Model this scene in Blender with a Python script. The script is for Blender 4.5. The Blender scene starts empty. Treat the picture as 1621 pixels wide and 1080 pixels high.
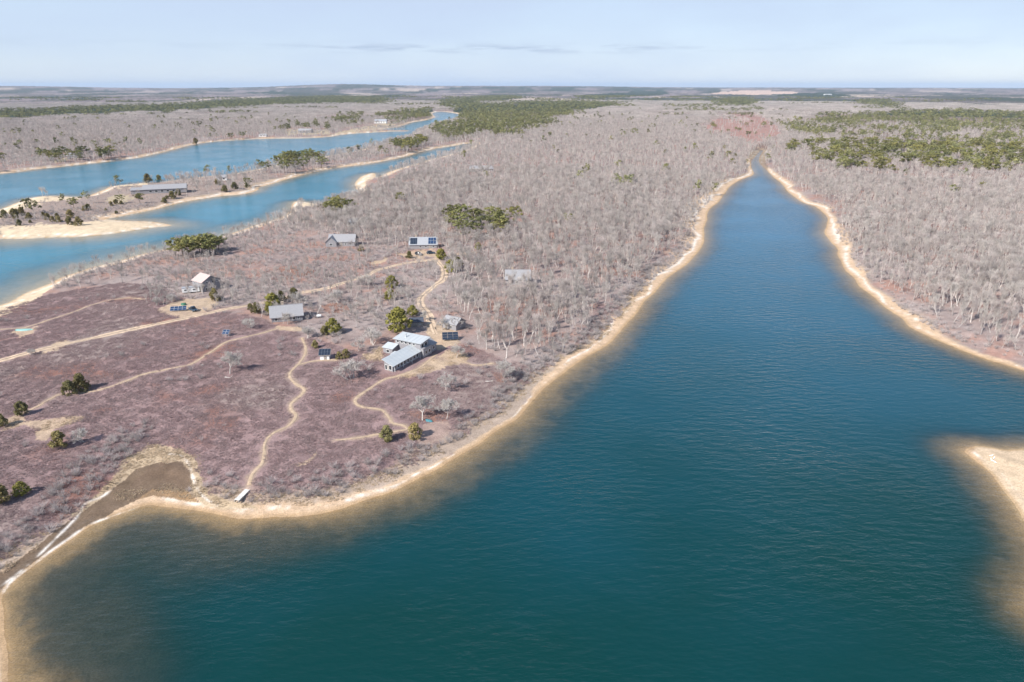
import bpy, bmesh, math, random
import numpy as np
from mathutils import Vector, Matrix

R = math.radians
rng = np.random.default_rng(7)
random.seed(7)
scn = bpy.context.scene
COL = scn.collection

# ------------------------------------------------------------------ camera, sky, sun, exposure
W0, H0, FPX, CX, CY, V_INF, CAM_H = 1621.0, 1080.0, 1081.0, 810.5, 540.0, 137.0, 90.0
PITCH = math.atan((CY - V_INF) / FPX)
cam_d = bpy.data.cameras.new('camera')
cam_d.sensor_width = 36.0
cam_d.lens = 36.0 * FPX / W0
cam_d.clip_start = 1.0
cam_d.clip_end = 120000.0
cam = bpy.data.objects.new('camera', cam_d)
COL.objects.link(cam)
cam.location = (0, 0, CAM_H)
cam.rotation_euler = (math.pi / 2 - PITCH, 0, 0)
scn.camera = cam

SUN_EL = R(39)
SHX, SHY = 0.74, 0.67                       # ground direction in which shadows fall
SUN_AZ = math.atan2(-SHX, -SHY)              # compass angle from +Y towards +X of the sun
world = bpy.data.worlds.new('World')
scn.world = world
world.use_nodes = True
wt = world.node_tree
wt.nodes.clear()
def wn(t): return wt.nodes.new(t)
sky = wn('ShaderNodeTexSky')
sky.sky_type = 'NISHITA'
sky.sun_disc = False
sky.sun_elevation = SUN_EL
sky.sun_rotation = SUN_AZ
sky.altitude = 90
sky.air_density = 1.0
sky.dust_density = 0.15
sky.ozone_density = 1.6
bg = wn('ShaderNodeBackground')
bg.inputs['Strength'].default_value = 0.10
wo = wn('ShaderNodeOutputWorld')
# thin cirrus veil, thicker towards the horizon, and a row of small flat clouds low in the sky
tc = wn('ShaderNodeTexCoord'); sx = wn('ShaderNodeSeparateXYZ'); wt.links.new(tc.outputs['Generated'], sx.inputs[0])
def wmath(op, a, b=None, c=None):
    q = wn('ShaderNodeMath'); q.operation = op
    for i_, v_ in enumerate((a, b, c)):
        if v_ is None: continue
        if isinstance(v_, (int, float)): q.inputs[i_].default_value = v_
        else: wt.links.new(v_, q.inputs[i_])
    return q.outputs[0]
def wrange(v_, a, b, c, d):
    q = wn('ShaderNodeMapRange'); wt.links.new(v_, q.inputs['Value'])
    for n_, x_ in zip(('From Min', 'From Max', 'To Min', 'To Max'), (a, b, c, d)): q.inputs[n_].default_value = x_
    return q.outputs['Result']
mp = wn('ShaderNodeMapping'); mp.inputs['Scale'].default_value = (1.6, 1.6, 6.0); mp.inputs['Rotation'].default_value = (0, R(8), 0)
ns = wn('ShaderNodeTexNoise'); ns.inputs['Scale'].default_value = 1.1; ns.inputs['Detail'].default_value = 5; ns.inputs['Roughness'].default_value = 0.5
wt.links.new(tc.outputs['Generated'], mp.inputs['Vector']); wt.links.new(mp.outputs['Vector'], ns.inputs['Vector'])
low = wrange(sx.outputs['Z'], 0.12, 0.60, 1.0, 0.15)
veil = wmath('MULTIPLY', wrange(ns.outputs['Fac'], .34, .66, .70, 1.0), low)
mixc = wn('ShaderNodeMix'); mixc.data_type = 'RGBA'
wt.links.new(veil, mixc.inputs['Factor']); wt.links.new(sky.outputs['Color'], mixc.inputs['A'])
mixc.inputs['B'].default_value = (3.45, 4.15, 5.35, 1)
az_ = wmath('ARCTAN2', sx.outputs['X'], sx.outputs['Y'])
cv = wn('ShaderNodeCombineXYZ'); wt.links.new(wmath('MULTIPLY', az_, 14.0), cv.inputs[0]); wt.links.new(wmath('MULTIPLY', sx.outputs['Z'], 130.0), cv.inputs[1])
cn = wn('ShaderNodeTexNoise'); cn.inputs['Scale'].default_value = 1.0; cn.inputs['Detail'].default_value = 4; wt.links.new(cv.outputs[0], cn.inputs['Vector'])
dz_ = wmath('DIVIDE', wmath('SUBTRACT', sx.outputs['Z'], 0.0475), 0.0055)
band = wmath('EXPONENT', wmath('MULTIPLY', wmath('MULTIPLY', dz_, dz_), -1.0))
azw = wmath('EXPONENT', wmath('MULTIPLY', wmath('POWER', wmath('ABSOLUTE', wmath('DIVIDE', wmath('ADD', az_, .03), .26)), 6.0), -1.0))
cl = wmath('MULTIPLY', wmath('MULTIPLY', wrange(cn.outputs['Fac'], .46, .60, 0.0, .6), band), wmath('MULTIPLY_ADD', azw, .8, .2))
mixd = wn('ShaderNodeMix'); mixd.data_type = 'RGBA'; wt.links.new(cl, mixd.inputs['Factor']); wt.links.new(mixc.outputs['Result'], mixd.inputs['A']); mixd.inputs['B'].default_value = (2.5, 3.05, 4.1, 1)
wt.links.new(mixd.outputs['Result'], bg.inputs['Color'])
wt.links.new(bg.outputs['Background'], wo.inputs['Surface'])

sun_d = bpy.data.lights.new('sun', 'SUN')
sun_d.energy = 4.0
sun_d.angle = R(0.53)
sun_d.color = (1.0, 0.95, 0.88)
sun_o = bpy.data.objects.new('sun', sun_d)
COL.objects.link(sun_o)
sun_dir = Vector((SHX * math.cos(SUN_EL), SHY * math.cos(SUN_EL), -math.sin(SUN_EL)))   # light travels this way
sun_o.rotation_euler = sun_dir.to_track_quat('-Z', 'Y').to_euler()
sun_o.location = (-200, -200, 300)

vs = scn.view_settings
vs.view_transform = 'Standard'
vs.look = 'None'
vs.exposure = 0.8
vs.gamma = 1.0
vs.use_curve_mapping = False
cy = scn.cycles
cy.max_bounces = 6
cy.diffuse_bounces = 2
cy.glossy_bounces = 2
cy.transmission_bounces = 2
cy.volume_bounces = 0
cy.transparent_max_bounces = 6
cy.use_denoising = True
cy.denoiser = 'OPENIMAGEDENOISE'
cy.denoising_input_passes = 'RGB_ALBEDO_NORMAL'
cy.denoising_prefilter = 'ACCURATE'
cy.sample_clamp_direct = 4.0
cy.sample_clamp_indirect = 2.0

# ------------------------------------------------------------------ projection helpers
_f = np.array([0, math.cos(PITCH), -math.sin(PITCH)])
_u = np.array([0, math.sin(PITCH), math.cos(PITCH)])
def ray(u, v):
    a = (u - CX) / FPX
    b = -(v - CY) / FPX
    return np.array([a, _f[1] + b * _u[1], _f[2] + b * _u[2]])
def flat_pt(u, v, z=0.0):
    d = ray(u, v)
    t = (z - CAM_H) / d[2]
    return np.array([d[0] * t, d[1] * t])
def project(x, y, z):
    dz = z - CAM_H
    dep = y * _f[1] + dz * _f[2]
    up = y * _u[1] + dz * _u[2]
    dep = np.where(dep < 1.0, np.nan, dep)
    return CX + FPX * x / dep, CY - FPX * up / dep

def vnoise(x, y, seed=0):
    xi = np.floor(x).astype(np.int64); yi = np.floor(y).astype(np.int64)
    fx = x - xi; fy = y - yi
    fx = fx * fx * (3 - 2 * fx); fy = fy * fy * (3 - 2 * fy)
    def h(a, b):
        n = (a * 374761393 + b * 668265263 + seed * 974634777) & 0x7fffffff
        n = ((n ^ (n >> 13)) * 1274126177) & 0x7fffffff
        n = (n ^ (n >> 16)) & 0xffff
        return n / 65535.0
    return (h(xi, yi) * (1 - fx) + h(xi + 1, yi) * fx) * (1 - fy) + (h(xi, yi + 1) * (1 - fx) + h(xi + 1, yi + 1) * fx) * fy
def fbm(x, y, s, seed=0, oct=4):
    a, t, f, n = 0.5, 0.0, 1.0 / s, 0.0
    for i in range(oct):
        t = t + a * vnoise(x * f, y * f, seed + i * 17); n += a
        a *= 0.5; f *= 2.03
    return t / n
def sstep(a, b, x):
    t = np.clip((x - a) / (b - a), 0, 1)
    return t * t * (3 - 2 * t)
def inpoly(px, py, poly):
    poly = np.asarray(poly, float)
    r = np.zeros(px.shape, bool)
    n = len(poly)
    if px.size <= 200:
        q = np.roll(poly, -1, 0); X_ = px.ravel()[:, None]; Y_ = py.ravel()[:, None]
        with np.errstate(all='ignore'):
            c = ((poly[:, 1] > Y_) != (q[:, 1] > Y_)) & (X_ < (q[:, 0] - poly[:, 0]) * (Y_ - poly[:, 1]) / (q[:, 1] - poly[:, 1]) + poly[:, 0])
        return (c.sum(1) % 2 == 1).reshape(px.shape)
    with np.errstate(all='ignore'):
        for i in range(n):
            x0, y0 = poly[i]; x1, y1 = poly[(i + 1) % n]
            if y0 == y1: continue
            c = ((y0 > py) != (y1 > py)) & (px < (x1 - x0) * (py - y0) / (y1 - y0) + x0)
            r ^= c
    return r
def catmull(P, sub=4, closed=True):
    P = np.asarray(P, float); n = len(P); out = []
    rngi = range(n) if closed else range(n - 1)
    for i in rngi:
        if closed:
            p0, p1, p2, p3 = P[i - 1], P[i], P[(i + 1) % n], P[(i + 2) % n]
        else:
            p0, p1, p2, p3 = P[max(i - 1, 0)], P[i], P[i + 1], P[min(i + 2, n - 1)]
        for k in range(sub):
            t = k / sub
            out.append(0.5 * (2 * p1 + (p2 - p0) * t + (2 * p0 - 5 * p1 + 4 * p2 - p3) * t * t + (3 * p1 - p0 - 3 * p2 + p3) * t ** 3))
    if not closed: out.append(P[-1])
    return np.array(out)
def seg_dist(x, y, P, closed=True):
    n = len(P)
    if x.size <= 200:            # few points: all segments at once
        a = P if closed else P[:-1]; b = np.roll(P, -1, 0) if closed else P[1:]
        ab = b - a; L = np.maximum((ab * ab).sum(1), 1e-9)
        dx = x.ravel()[:, None] - a[:, 0]; dy = y.ravel()[:, None] - a[:, 1]
        t = np.clip((dx * ab[:, 0] + dy * ab[:, 1]) / L, 0, 1)
        return np.sqrt(((dx - t * ab[:, 0]) ** 2 + (dy - t * ab[:, 1]) ** 2).min(1)).reshape(x.shape)
    d2 = np.full(x.shape, 1e18)
    for i in range(n if closed else n - 1):
        a = P[i]; b = P[(i + 1) % n]
        ab = b - a; L = ab @ ab
        if L < 1e-9: continue
        t = np.clip(((x - a[0]) * ab[0] + (y - a[1]) * ab[1]) / L, 0, 1)
        dx = x - a[0] - t * ab[0]; dy = y - a[1] - t * ab[1]
        d2 = np.minimum(d2, dx * dx + dy * dy)
    return np.sqrt(d2)

# ------------------------------------------------------------------ shorelines (traced on the water plane)
SH_MAIN = [(1203,237),(1199,243),(1193,251),(1188,264),(1190,277),(1158,292),(1142,315),(1125,331),(1118,348),(1115,376),(1110,392),(1087,418),(1056,441),(1033,464),(1016,486),(988,517),(967,540),
 (947,555),(922,570),(894,590),(868,608),(846,631),(820,661),(791,678),(755,706),(704,734),(666,754),(628,774),(578,792),(532,806),(489,815),(425,819),
 (380,822),(317,810),(254,802),(228,802),(190,815),(162,825),(137,836),(109,855),(76,878),(46,901),(20,921),(8,934),(0,948),(3,965),(8,1020),(13,1080),(22,1200)]
SH_MAIN_R = [(1700,1010),(1660,890),(1621,819),(1608,801),(1590,778),(1569,749),(1545,728),(1530,714),(1550,707),(1590,713),(1621,711),(1760,708),(1900,690),(1830,655),
 (1720,620),(1621,587),(1564,569),(1512,551),(1473,535),(1439,517),(1428,504),(1405,489),(1382,470),(1356,447),(1338,424),(1327,405),(1326,396),(1312,382),(1306,369),(1310,355),(1309,343),(1291,328),(1270,320),(1247,302),(1231,286),(1216,272),(1206,262),(1202,252),(1204,245),(1207,239)]
main_w = [flat_pt(*p) for p in SH_MAIN] + [np.array(p, float) for p in ((-82, 40), (-110, -60), (-60, -300), (300, -300), (210, -20), (155, 70))] + [flat_pt(*p) for p in SH_MAIN_R]
SH_A = [(0,484),(38,466),(76,450),(94,442),(122,432),(162,420),(188,414),(216,406),(243,399),(280,392),(320,384),(360,372),(400,358),(440,346),(463,330),(466,320),(484,319),(503,322),(530,318),(556,309),(570,305),(562,296),(565,285),(576,277),(594,274),(600,281),
 (628,268),(679,254),(730,240),(750,231),(745,227),(692,235),(654,244),(616,253),(578,260),(527,267),(489,275),(451,285),(413,296),(408,301),(381,308),(355,310),(304,318),(254,329),(216,338),(183,344),(168,347),(203,350),(240,352),(270,356),(250,359),(228,362),(178,370),(127,375),(76,376),(0,378),(-300,372),(-320,560),(-160,520)]
SH_B = [(0,275),(76,266),(152,258),(228,248),(254,242),(304,230),(330,225),(410,220),(476,219),(522,217),(542,213),(603,209),(649,207),(603,205),(628,201),(654,194),(684,188),(687,179),(699,177),(725,181),
 (722,189),(704,195),(679,202),(650,213),(641,221),(603,229),(565,239),(527,246),(509,250),(476,255),(425,265),(410,268),(368,276),(317,281),(254,289),(228,290),(183,295),(165,301),(145,308),(134,312),(100,312),(76,311),(51,314),(25,323),(0,333),(-60,350),(-300,360),(-340,300),(-200,285)]
def rough(P, amp, seed):
    Q = catmull(P, 4)
    d = np.hypot(Q[:, 0], Q[:, 1])
    s = 5 + d * 0.012
    a = amp * (0.4 + d / 500.0)
    Q[:, 0] += (vnoise(Q[:, 0] / s, Q[:, 1] / s, seed) - .5) * a
    Q[:, 1] += (vnoise(Q[:, 0] / s, Q[:, 1] / s, seed + 5) - .5) * a
    return Q
PONDS = [rough(main_w, 1.6, 3), rough([flat_pt(*p) for p in SH_A], 2.5, 9), rough([flat_pt(*p) for p in SH_B], 3.0, 14)]
def shore(x, y, cap=400.0):
    """signed distance to the nearest shore, positive on land; and which pond"""
    x = np.asarray(x, float); y = np.asarray(y, float)
    s = np.full(x.shape, cap); which = np.zeros(x.shape, np.int8)
    for k, P in enumerate(PONDS):
        lo = P.min(0) - 150; hi = P.max(0) + 150
        m = (x > lo[0]) & (x < hi[0]) & (y > lo[1]) & (y < hi[1])
        if not m.any(): continue
        xm, ym = x[m], y[m]
        d = seg_dist(xm, ym, P)
        d = np.where(inpoly(xm, ym, P), -d, d)
        cur = s[m]; wm = which[m]
        upd = d < cur
        cur[upd] = d[upd]; wm[upd] = k
        s[m] = cur; which[m] = wm
    return s, which

def height_from(x, y, s, which):
    r = np.hypot(x, y)
    n1 = fbm(x, y, 60, 21) - .5
    n2 = fbm(x, y, 14, 22) - .5
    n3 = fbm(x, y, 3.0, 23, 2) - .5
    nb = fbm(x, y, 25, 29) - .5
    sl = s + nb * 5
    land = 0.09 * np.clip(s, 0, 7) + 1.2 * sstep(6, 14, sl) + 1.6 * sstep(12, 80, s) + sstep(10, 90, s) * (2.6 * n1 + .8 * n2) + sstep(6, 14, sl) * .25 * n3
    # low tidal flat behind the bar of the cove
    land = np.where(s > 0, land, 0)
    big = np.where(which == 0, 1.0, 2.0)
    dw = -s
    near = (which == 0) * (1 - sstep(190, 260, y))
    dw2 = dw * (2.5 - near * (.6 + .95 * sstep(-25, -75, x) - .75 * sstep(40, 90, x)))
    dw2 = np.where(which > 0, dw * (.75 + .9 * sstep(430, 600, y)), dw2)
    bed = -(0.035 * np.clip(dw2, 0, 16) + np.where(which == 0, 4.2, 2.0) * sstep(14, np.where(which == 0, 60, 40), dw2 + nb * 9) + .35 * (fbm(x, y, 9, 31) - .5) * sstep(2, 10, dw))
    h = np.where(s > 0, np.maximum(land, 0.01), np.minimum(bed, -0.01))
    # distant rolling country
    far = sstep(2500, 9000, r)
    ang = np.degrees(np.arctan2(x, np.maximum(y, 1)))
    ridge = 70 * np.exp(-((ang + 37) / 9) ** 2) + 78 * np.exp(-((ang + 13) / 8) ** 2) + 62 * np.exp(-((ang - 2) / 11) ** 2) + 28 * np.exp(-((ang - 26) / 14) ** 2) + 20
    ridge = ridge * (0.75 + .5 * fbm(x, y, 1800, 41))
    h = h + far * 8 * (fbm(x, y, 900, 44)) + sstep(9000, 15000, r) * ridge * (1 - sstep(21000, 30000, r))
    return h
def ground_h(x, y):
    x = np.atleast_1d(np.asarray(x, float)); y = np.atleast_1d(np.asarray(y, float))
    s, w = shore(x, y)
    return height_from(x, y, s, w)
def land_pt(u, v, it=5):
    z = 2.0
    for _ in range(it):
        p = flat_pt(u, v, z)
        z = float(ground_h(p[0], p[1])[0])
    return Vector((p[0], p[1], z))

# ------------------------------------------------------------------ routes on the land (traced, then laid on the ground)
TRACK = [[(-120,600),(0,571),(51,557),(127,540),(203,523),(254,512),(292,504),(325,497),(355,490),(391,484),(430,477),(476,464),(496,461),(519,456),(547,447),(583,436),(603,426),(654,415),(684,412)],
         [(692,413),(702,425),(702,441),(687,453),(669,469),(666,481),(677,497),(682,509),(690,530)],
         [(684,412),(712,405),(755,399)]]
FOOT = [[(478,535),(484,552),(481,565),(471,578),(458,593),(466,606),(481,616),(476,626),(461,639),(461,649),(468,658),(458,673),(430,688),(420,701),(418,719),(414,734),(400,750),(393,772)],
        [(471,578),(490,573),(514,570),(537,571)],
        [(690,562),(660,585),(628,596),(606,602),(577,621),(562,634),(572,644),(603,649),(616,661),(621,670),(641,675),(652,690)],
        [(645,680),(603,687),(562,694),(529,697)],
        [(440,520),(406,530),(375,537),(355,543),(330,560),(299,578),(254,587),(223,594),(203,602),(162,616),(130,622),(94,625),(56,645),(25,659),(-20,680)],
        [(-60,528),(0,522),(38,519),(76,507),(114,495),(152,481),(198,472),(226,474)],
        [(722,567),(750,578),(781,575)]]
TRACK_W = [np.array([land_pt(*p)[:2] for p in t]) for t in TRACK]
FOOT_W = [np.array([land_pt(*p)[:2] for p in t]) for t in FOOT]
TRACK_W = [catmull(t, 8, False) for t in TRACK_W]
FOOT_W = [catmull(t, 8, False) for t in FOOT_W]
def route_dist(x, y):
    d = np.full(x.shape, 99.0)
    for P, hw in [(t, 1.7) for t in TRACK_W] + [(t, 0.75) for t in FOOT_W]:
        lo = P.min(0) - 8; hi = P.max(0) + 8
        m = (x > lo[0]) & (x < hi[0]) & (y > lo[1]) & (y < hi[1])
        if m.any():
            d[m] = np.minimum(d[m], seg_dist(x[m], y[m], P, False) - hw)
    return d

# ------------------------------------------------------------------ land cover, as areas of ground
TAN = [[(0,685),(19,658),(35,656),(39,666),(87,662),(124,658),(136,660),(109,674),(82,683),(74,699),(54,697),(60,683),(39,672)],
       [(625,600),(655,588),(690,566),(712,556),(745,562),(738,572),(714,578),(690,588),(650,598)],
       [(578,560),(606,548),(606,570),(588,572),(575,568)],
       [(672,515),(705,505),(728,520),(725,548),(690,556),(680,535)],
       [(466,735),(500,714),(492,730),(478,738)],
       [(245,490),(275,478),(330,470),(345,480),(318,498),(290,502),(262,498)],
       [(590,415),(612,408),(614,416),(594,420)], [(440,515),(478,519),(480,526),(440,524)],
       [(655,695),(668,672),(706,664),(716,680),(700,694),(664,706)],
       [(628,403),(690,395),(700,408),(650,410)], [(60,562),(95,540),(110,540),(90,556)],
       [(15,528),(30,518),(62,516),(56,530),(35,534)]]
REDL = [[(642,655),(690,646),(712,655),(704,668),(668,668)], [(780,590),(800,592),(800,604),(786,602)], [(440,425),(480,420),(500,430),(470,440)],
        [(505,485),(545,478),(555,490),(520,500)], [(1106,204),(1128,186),(1196,178),(1228,194),(1236,222),(1212,230),(1188,232),(1158,222),(1118,212)],
        [(985,162),(1010,158),(1026,161),(1000,166)], [(740,258),(800,254),(900,258),(900,266),(750,266)]]
COVE = [(116,814),(168,768),(205,722),(240,704),(290,712),(312,722),(318,742),(320,768),(346,788),(395,799),(410,806),(330,803),(305,780),(300,745),(285,729),(240,737),(215,757),(185,787),(126,830)]
WET = [(288,731),(300,744),(306,770),(300,778),(316,797),(279,790),(241,785),(216,792),(200,800),(183,808),(140,834),(90,868),(0,942),(-40,980),(-40,950),(0,908),(60,864),(125,814),(165,786),(185,768),(218,742),(250,733)]
FIELD = [(1118,149),(1180,143),(1262,146),(1262,149),(1190,151)]
ISLE = [(-200,380),(0,376),(165,350),(300,318),(410,300),(440,285),(410,264),(320,276),(230,288),(150,306),(0,330)]
LAWN = [[(172,312),(205,308),(214,316),(190,322),(168,320)], [(455,205),(520,206),(520,212),(450,214)], [(330,252),(420,252),(420,250)], [(85,252),(108,248),(106,256),(84,258)], [(520,212),(600,196),(640,192),(610,203),(545,212)]]
SANDY = [[(0,316),(50,312),(130,310),(120,316),(60,322),(0,345)], [(0,360),(170,348),(200,349),(272,356),(170,372),(0,380)], [(466,318),(503,316),(503,328),(466,326)], [(558,300),(564,283),(578,274),(600,272),(590,282),(578,290),(580,304)], [(175,292),(235,286),(232,292),(180,297)],
         [(1190,256),(1184,244),(1205,232),(1218,240),(1210,256)], [(1535,700),(1760,690),(1800,1000),(1640,860)], [(-60,505),(0,484),(38,466),(78,449),(88,454),(60,474),(30,488),(0,500),(-60,520)]]
# woods of bare oak
WOOD = [[(440,356),(500,335),(600,296),(760,246),(1000,180),(1100,186),(1150,232),(1190,248),(1184,268),(1150,290),(1104,332),(1084,376),(1040,415),(1000,455),(972,471),(944,484),(924,521),(897,558),(842,580),(786,567),(752,541),(740,512),(704,470),(722,420),(690,392),(560,392),(500,366)],
        [(1212,250),(1262,298),(1312,324),(1332,362),(1348,398),(1384,440),(1452,488),(1512,518),(1562,546),(1660,580),(1900,640),(1900,150),(1200,150),(1180,180),(1240,196),(1240,226)]]
MIXED = [[(232,480),(246,440),(300,404),(400,380),(500,368),(560,392),(690,395),(720,420),(704,470),(740,512),(750,545),(735,552),(690,520),(610,545),(560,558),(500,545),(470,520),(390,500),(330,500)],
         [(85,458),(190,420),(260,400),(330,390),(400,372),(440,356),(500,366),(400,384),(300,408),(240,445),(180,448)]]
HEATH = [(-300,520),(0,492),(80,466),(190,448),(250,452),(330,492),(400,500),(480,530),(560,556),(600,560),(740,545),(790,568),(845,584),(900,562),(946,486),(1010,470),(820,690),(700,760),(400,840),(0,980),(-300,1200)]
PINES = [[(727,191),(755,201),(781,216),(825,217),(838,206),(871,201),(876,189),(927,176),(995,167),(952,162),(851,161),(800,166),(735,163),(700,160),(690,166),(715,172)],
         [(603,183),(684,171),(687,187),(633,200),(616,192)],
         [(0,177),(130,171),(250,168),(400,158),(540,152),(620,158),(600,164),(420,168),(270,179),(150,182),(30,192),(0,191)],
         [(-200,182),(0,177),(0,191),(-200,200)],
         [(1236,196),(1300,184),(1420,178),(1520,176),(1640,182),(1640,214),(1560,206),(1500,214),(1420,222),(1340,214),(1290,222),(1250,212)],
         [(1310,214),(1400,214),(1470,222),(1560,222),(1640,224),(1640,240),(1540,238),(1500,250),(1430,252),(1360,240)],
         [(1118,160),(1180,155),(1200,162),(1190,170),(1140,168)], [(1350,160),(1400,158),(1430,170),(1380,171)],
         [(680,214),(700,200),(760,196),(775,208),(740,220),(700,226)], [(530,188),(556,178),(578,188),(556,200),(534,196)],
         [(1500,206),(1640,200),(1700,210),(1700,230),(1560,222)], [(905,152),(1050,143),(1060,150),(930,158)], [(700,160),(800,150),(830,156),(740,165)],
         [(1200,147),(1320,148),(1360,154),(1240,154)]]

def cover(x, y, z, s, which):
    """base colour of the soil and litter, plus masks used for planting"""
    px, py = project(x, y, z)
    r = np.hypot(x, y)
    n = x.size
    nA = fbm(x, y, 38, 51); nB = fbm(x, y, 9, 52); nC = fbm(x, y, 2.2, 53, 3); nD = fbm(x, y, 220, 54)
    c = np.empty((n, 3))
    def mixto(col, f):
        f = np.clip(f, 0, 1)[:, None]
        c[:] = c * (1 - f) + np.asarray(col) * f
    c[:] = (0.285, 0.218, 0.198)                        # oak leaf litter and twigs
    mixto((0.335, 0.205, 0.165), sstep(.42, .72, nB))
    mixto((0.32, 0.265, 0.245), sstep(.5, .75, nA) * .8)
    heath = inpoly(px, py, HEATH) & (s > 2)
    hm = heath.astype(float)
    hc = np.array((0.255, 0.176, 0.168)) * (0.8 + .45 * nB)[:, None]
    c[:] = c * (1 - hm[:, None]) + hc * hm[:, None]
    mixto((0.275, 0.215, 0.195), hm * sstep(.55, .75, nA))
    mixto((0.24, 0.13, 0.105), hm * sstep(.58, .78, fbm(x, y, 17, 57)))
    # jitter the outlines so that borders of cover are irregular
    jx = px + (nB - .5) * 18 + (nC - .5) * 8; jy = py + (fbm(x, y, 9, 58) - .5) * 9 + (nC - .5) * 5
    for iT, P in enumerate(TAN):
        mixto((0.50, 0.375, 0.25) if iT != 8 else (.36, .26, .215), inpoly(jx, jy, P) * (.45 + .5 * nC))
    kx = (fbm(x, y, 110, 59) - .5); ky = (fbm(x, y, 110, 60) - .5)
    for iR, P in enumerate(REDL):
        if iR >= 4: mixto((0.34, 0.20, 0.165), inpoly(px + kx * 55, py + ky * 26, P) * (.7 + .3 * fbm(x, y, 35, 66)))
        else: mixto((0.27, 0.145, 0.105), inpoly(jx, jy, P) * (.65 + .3 * nC))
    isle = inpoly(px, py, ISLE)
    mixto((0.30, 0.235, 0.20), isle * (.5 + .5 * nB))
    for P in LAWN:
        mixto((0.44, 0.36, 0.24), inpoly(jx, jy, P) * .8)
    # far country: bands of oak, pine and field seen edge-on
    fr = sstep(2200, 4000, r)
    mixto((0.235, 0.19, 0.185), fr)
    nf = fbm(x, y * 0.35, 420, 61)
    mixto((0.26, 0.215, 0.20), fr * sstep(.52, .62, fbm(x, y * .3, 700, 63)))
    mixto((0.060, 0.072, 0.050), fr * sstep(.50, .57, nf))
    mixto((0.11, 0.10, 0.085), fr * sstep(.46, .54, fbm(x, y * .3, 260, 62)) * .7)
    mixto((0.42, 0.34, 0.28), fr * sstep(.70, .74, fbm(x, y * .4, 500, 65)))
    pine = np.zeros(n, bool)
    for P in PINES:
        pine |= inpoly(px, py, P)
    mixto((0.16, 0.135, 0.10), (pine & (r < 3500)) * 0.5)
    mixto((0.050, 0.062, 0.038), (pine & (r >= 2600)))
    mixto((0.55, 0.40, 0.32), inpoly(px, py, FIELD))
    # the shore: dry sand, shells, wet sand, bed
    dr = np.clip(route_dist(x, y), -3, 99)
    mixto((0.40, 0.30, 0.215), (r < 900) * (1 - sstep(-.4, .9, dr + (nC - .5) * 1.6)) * .6)
    bw = np.where(which == 0, 5.2, 6.5) * (.25 + 1.45 * fbm(x, y, 26, 71)) + np.where(which == 0, 0, 2)
    bw = bw * np.where(which == 0, np.clip(r / 260, 0.75, 1.9) * (1 - .55 * sstep(620, 900, r)), np.clip(r / 500, .6, 1.2))
    bw = bw * np.where((which == 0) & (y > 215) & (px < 1196), 1.45, 1.0)
    dune = 1 - sstep(bw * .9, bw * 1.5, s + (nC - .5) * 3)
    mixto((0.42, 0.335, 0.255), dune * (s > 0) * .6)
    mixto((0.40, 0.315, 0.245), hm * (1 - sstep(6.5, 10.5, s + (nB - .5) * 6)) * .85)
    mixto((0.55, 0.395, 0.265), (1 - sstep(bw * .75, bw * 1.1, s + (nC - .5) * 1.5)) * (s > -2))
    for P in SANDY:
        mixto((0.60, 0.475, 0.33), inpoly(jx, jy, P) & (s > -1))
    shell = np.exp(-((s - bw * (.52 + .9 * (fbm(x, y, 18, 72) - .5))) / ((.05 + .14 * fbm(x, y, 40, 74)) * bw)) ** 2) * sstep(.45, .62, fbm(x, y, 23, 73) * .6 + nC * .4 + .12 * sstep(220, 280, y)) * .85
    mixto((0.74, 0.68, 0.60), shell * 1.0 * (s > .6))
    mixto((0.40, 0.265, 0.145), np.exp(-((s - .3) / .9) ** 2) * .8)
    mixto((0.56, 0.42, 0.285), inpoly(jx, jy, SANDY[6]) * (s > .8) * (.7 + .3 * nB))
    cove = inpoly(jx, jy, COVE) & (s > 1)
    mixto((0.46, 0.355, 0.235), cove * (.7 + .3 * nC))
    wet = inpoly(px + (nB - .5) * 6, py + (nC - .5) * 4, WET) & (s > .8)
    mixto((0.150, 0.105, 0.072), wet * .95)
    mixto((0.33, 0.215, 0.12), wet * inpoly(px, py, [(205,800),(240,775),(300,778),(316,800),(240,800)]) * sstep(.35, .6, nB))
    # narrow bleached wrack lines round the cove
    for P, wd in ((WRACK_A, .34), (WRACK_B, .30), (WRACK_C, .30)):
        m = (r < 330) & (x < 0)
        if m.any():
            dd = np.full(n, 99.0); dd[m] = seg_dist(x[m], y[m], P, False)
            mixto((0.70, 0.64, 0.57), np.exp(-((dd) / (wd * (.5 + nC))) ** 2) * sstep(.34, .6, nB * .5 + nC * .5))
    mixto((0.15, 0.11, 0.085), inpoly(px + kx * 14, py + ky * 8, [(1188,266),(1184,246),(1196,230),(1214,226),(1224,234),(1214,248),(1214,268)]) * (.4 + .6 * fbm(x, y, 14, 78)) * .9)
    bedm = s <= 0
    bay = (which > 0) * 1.0
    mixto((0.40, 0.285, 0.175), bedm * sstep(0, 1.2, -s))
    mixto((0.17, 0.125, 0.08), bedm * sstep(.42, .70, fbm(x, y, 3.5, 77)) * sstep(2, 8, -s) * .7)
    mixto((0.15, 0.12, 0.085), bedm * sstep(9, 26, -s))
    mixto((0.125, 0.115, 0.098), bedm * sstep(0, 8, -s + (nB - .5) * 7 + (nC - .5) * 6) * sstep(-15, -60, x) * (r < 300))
    mixto((0.50, 0.44, 0.36), bedm * bay * .8)
    c *= (0.86 + .28 * nC)[:, None]
    return c, px, py, pine, heath, cove | wet, isle
WRACK_A = catmull(np.array([flat_pt(*p) for p in [(228,801),(190,813),(162,823),(137,834),(109,853),(76,876),(46,899),(20,919),(6,936)]]), 5, False)
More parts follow.
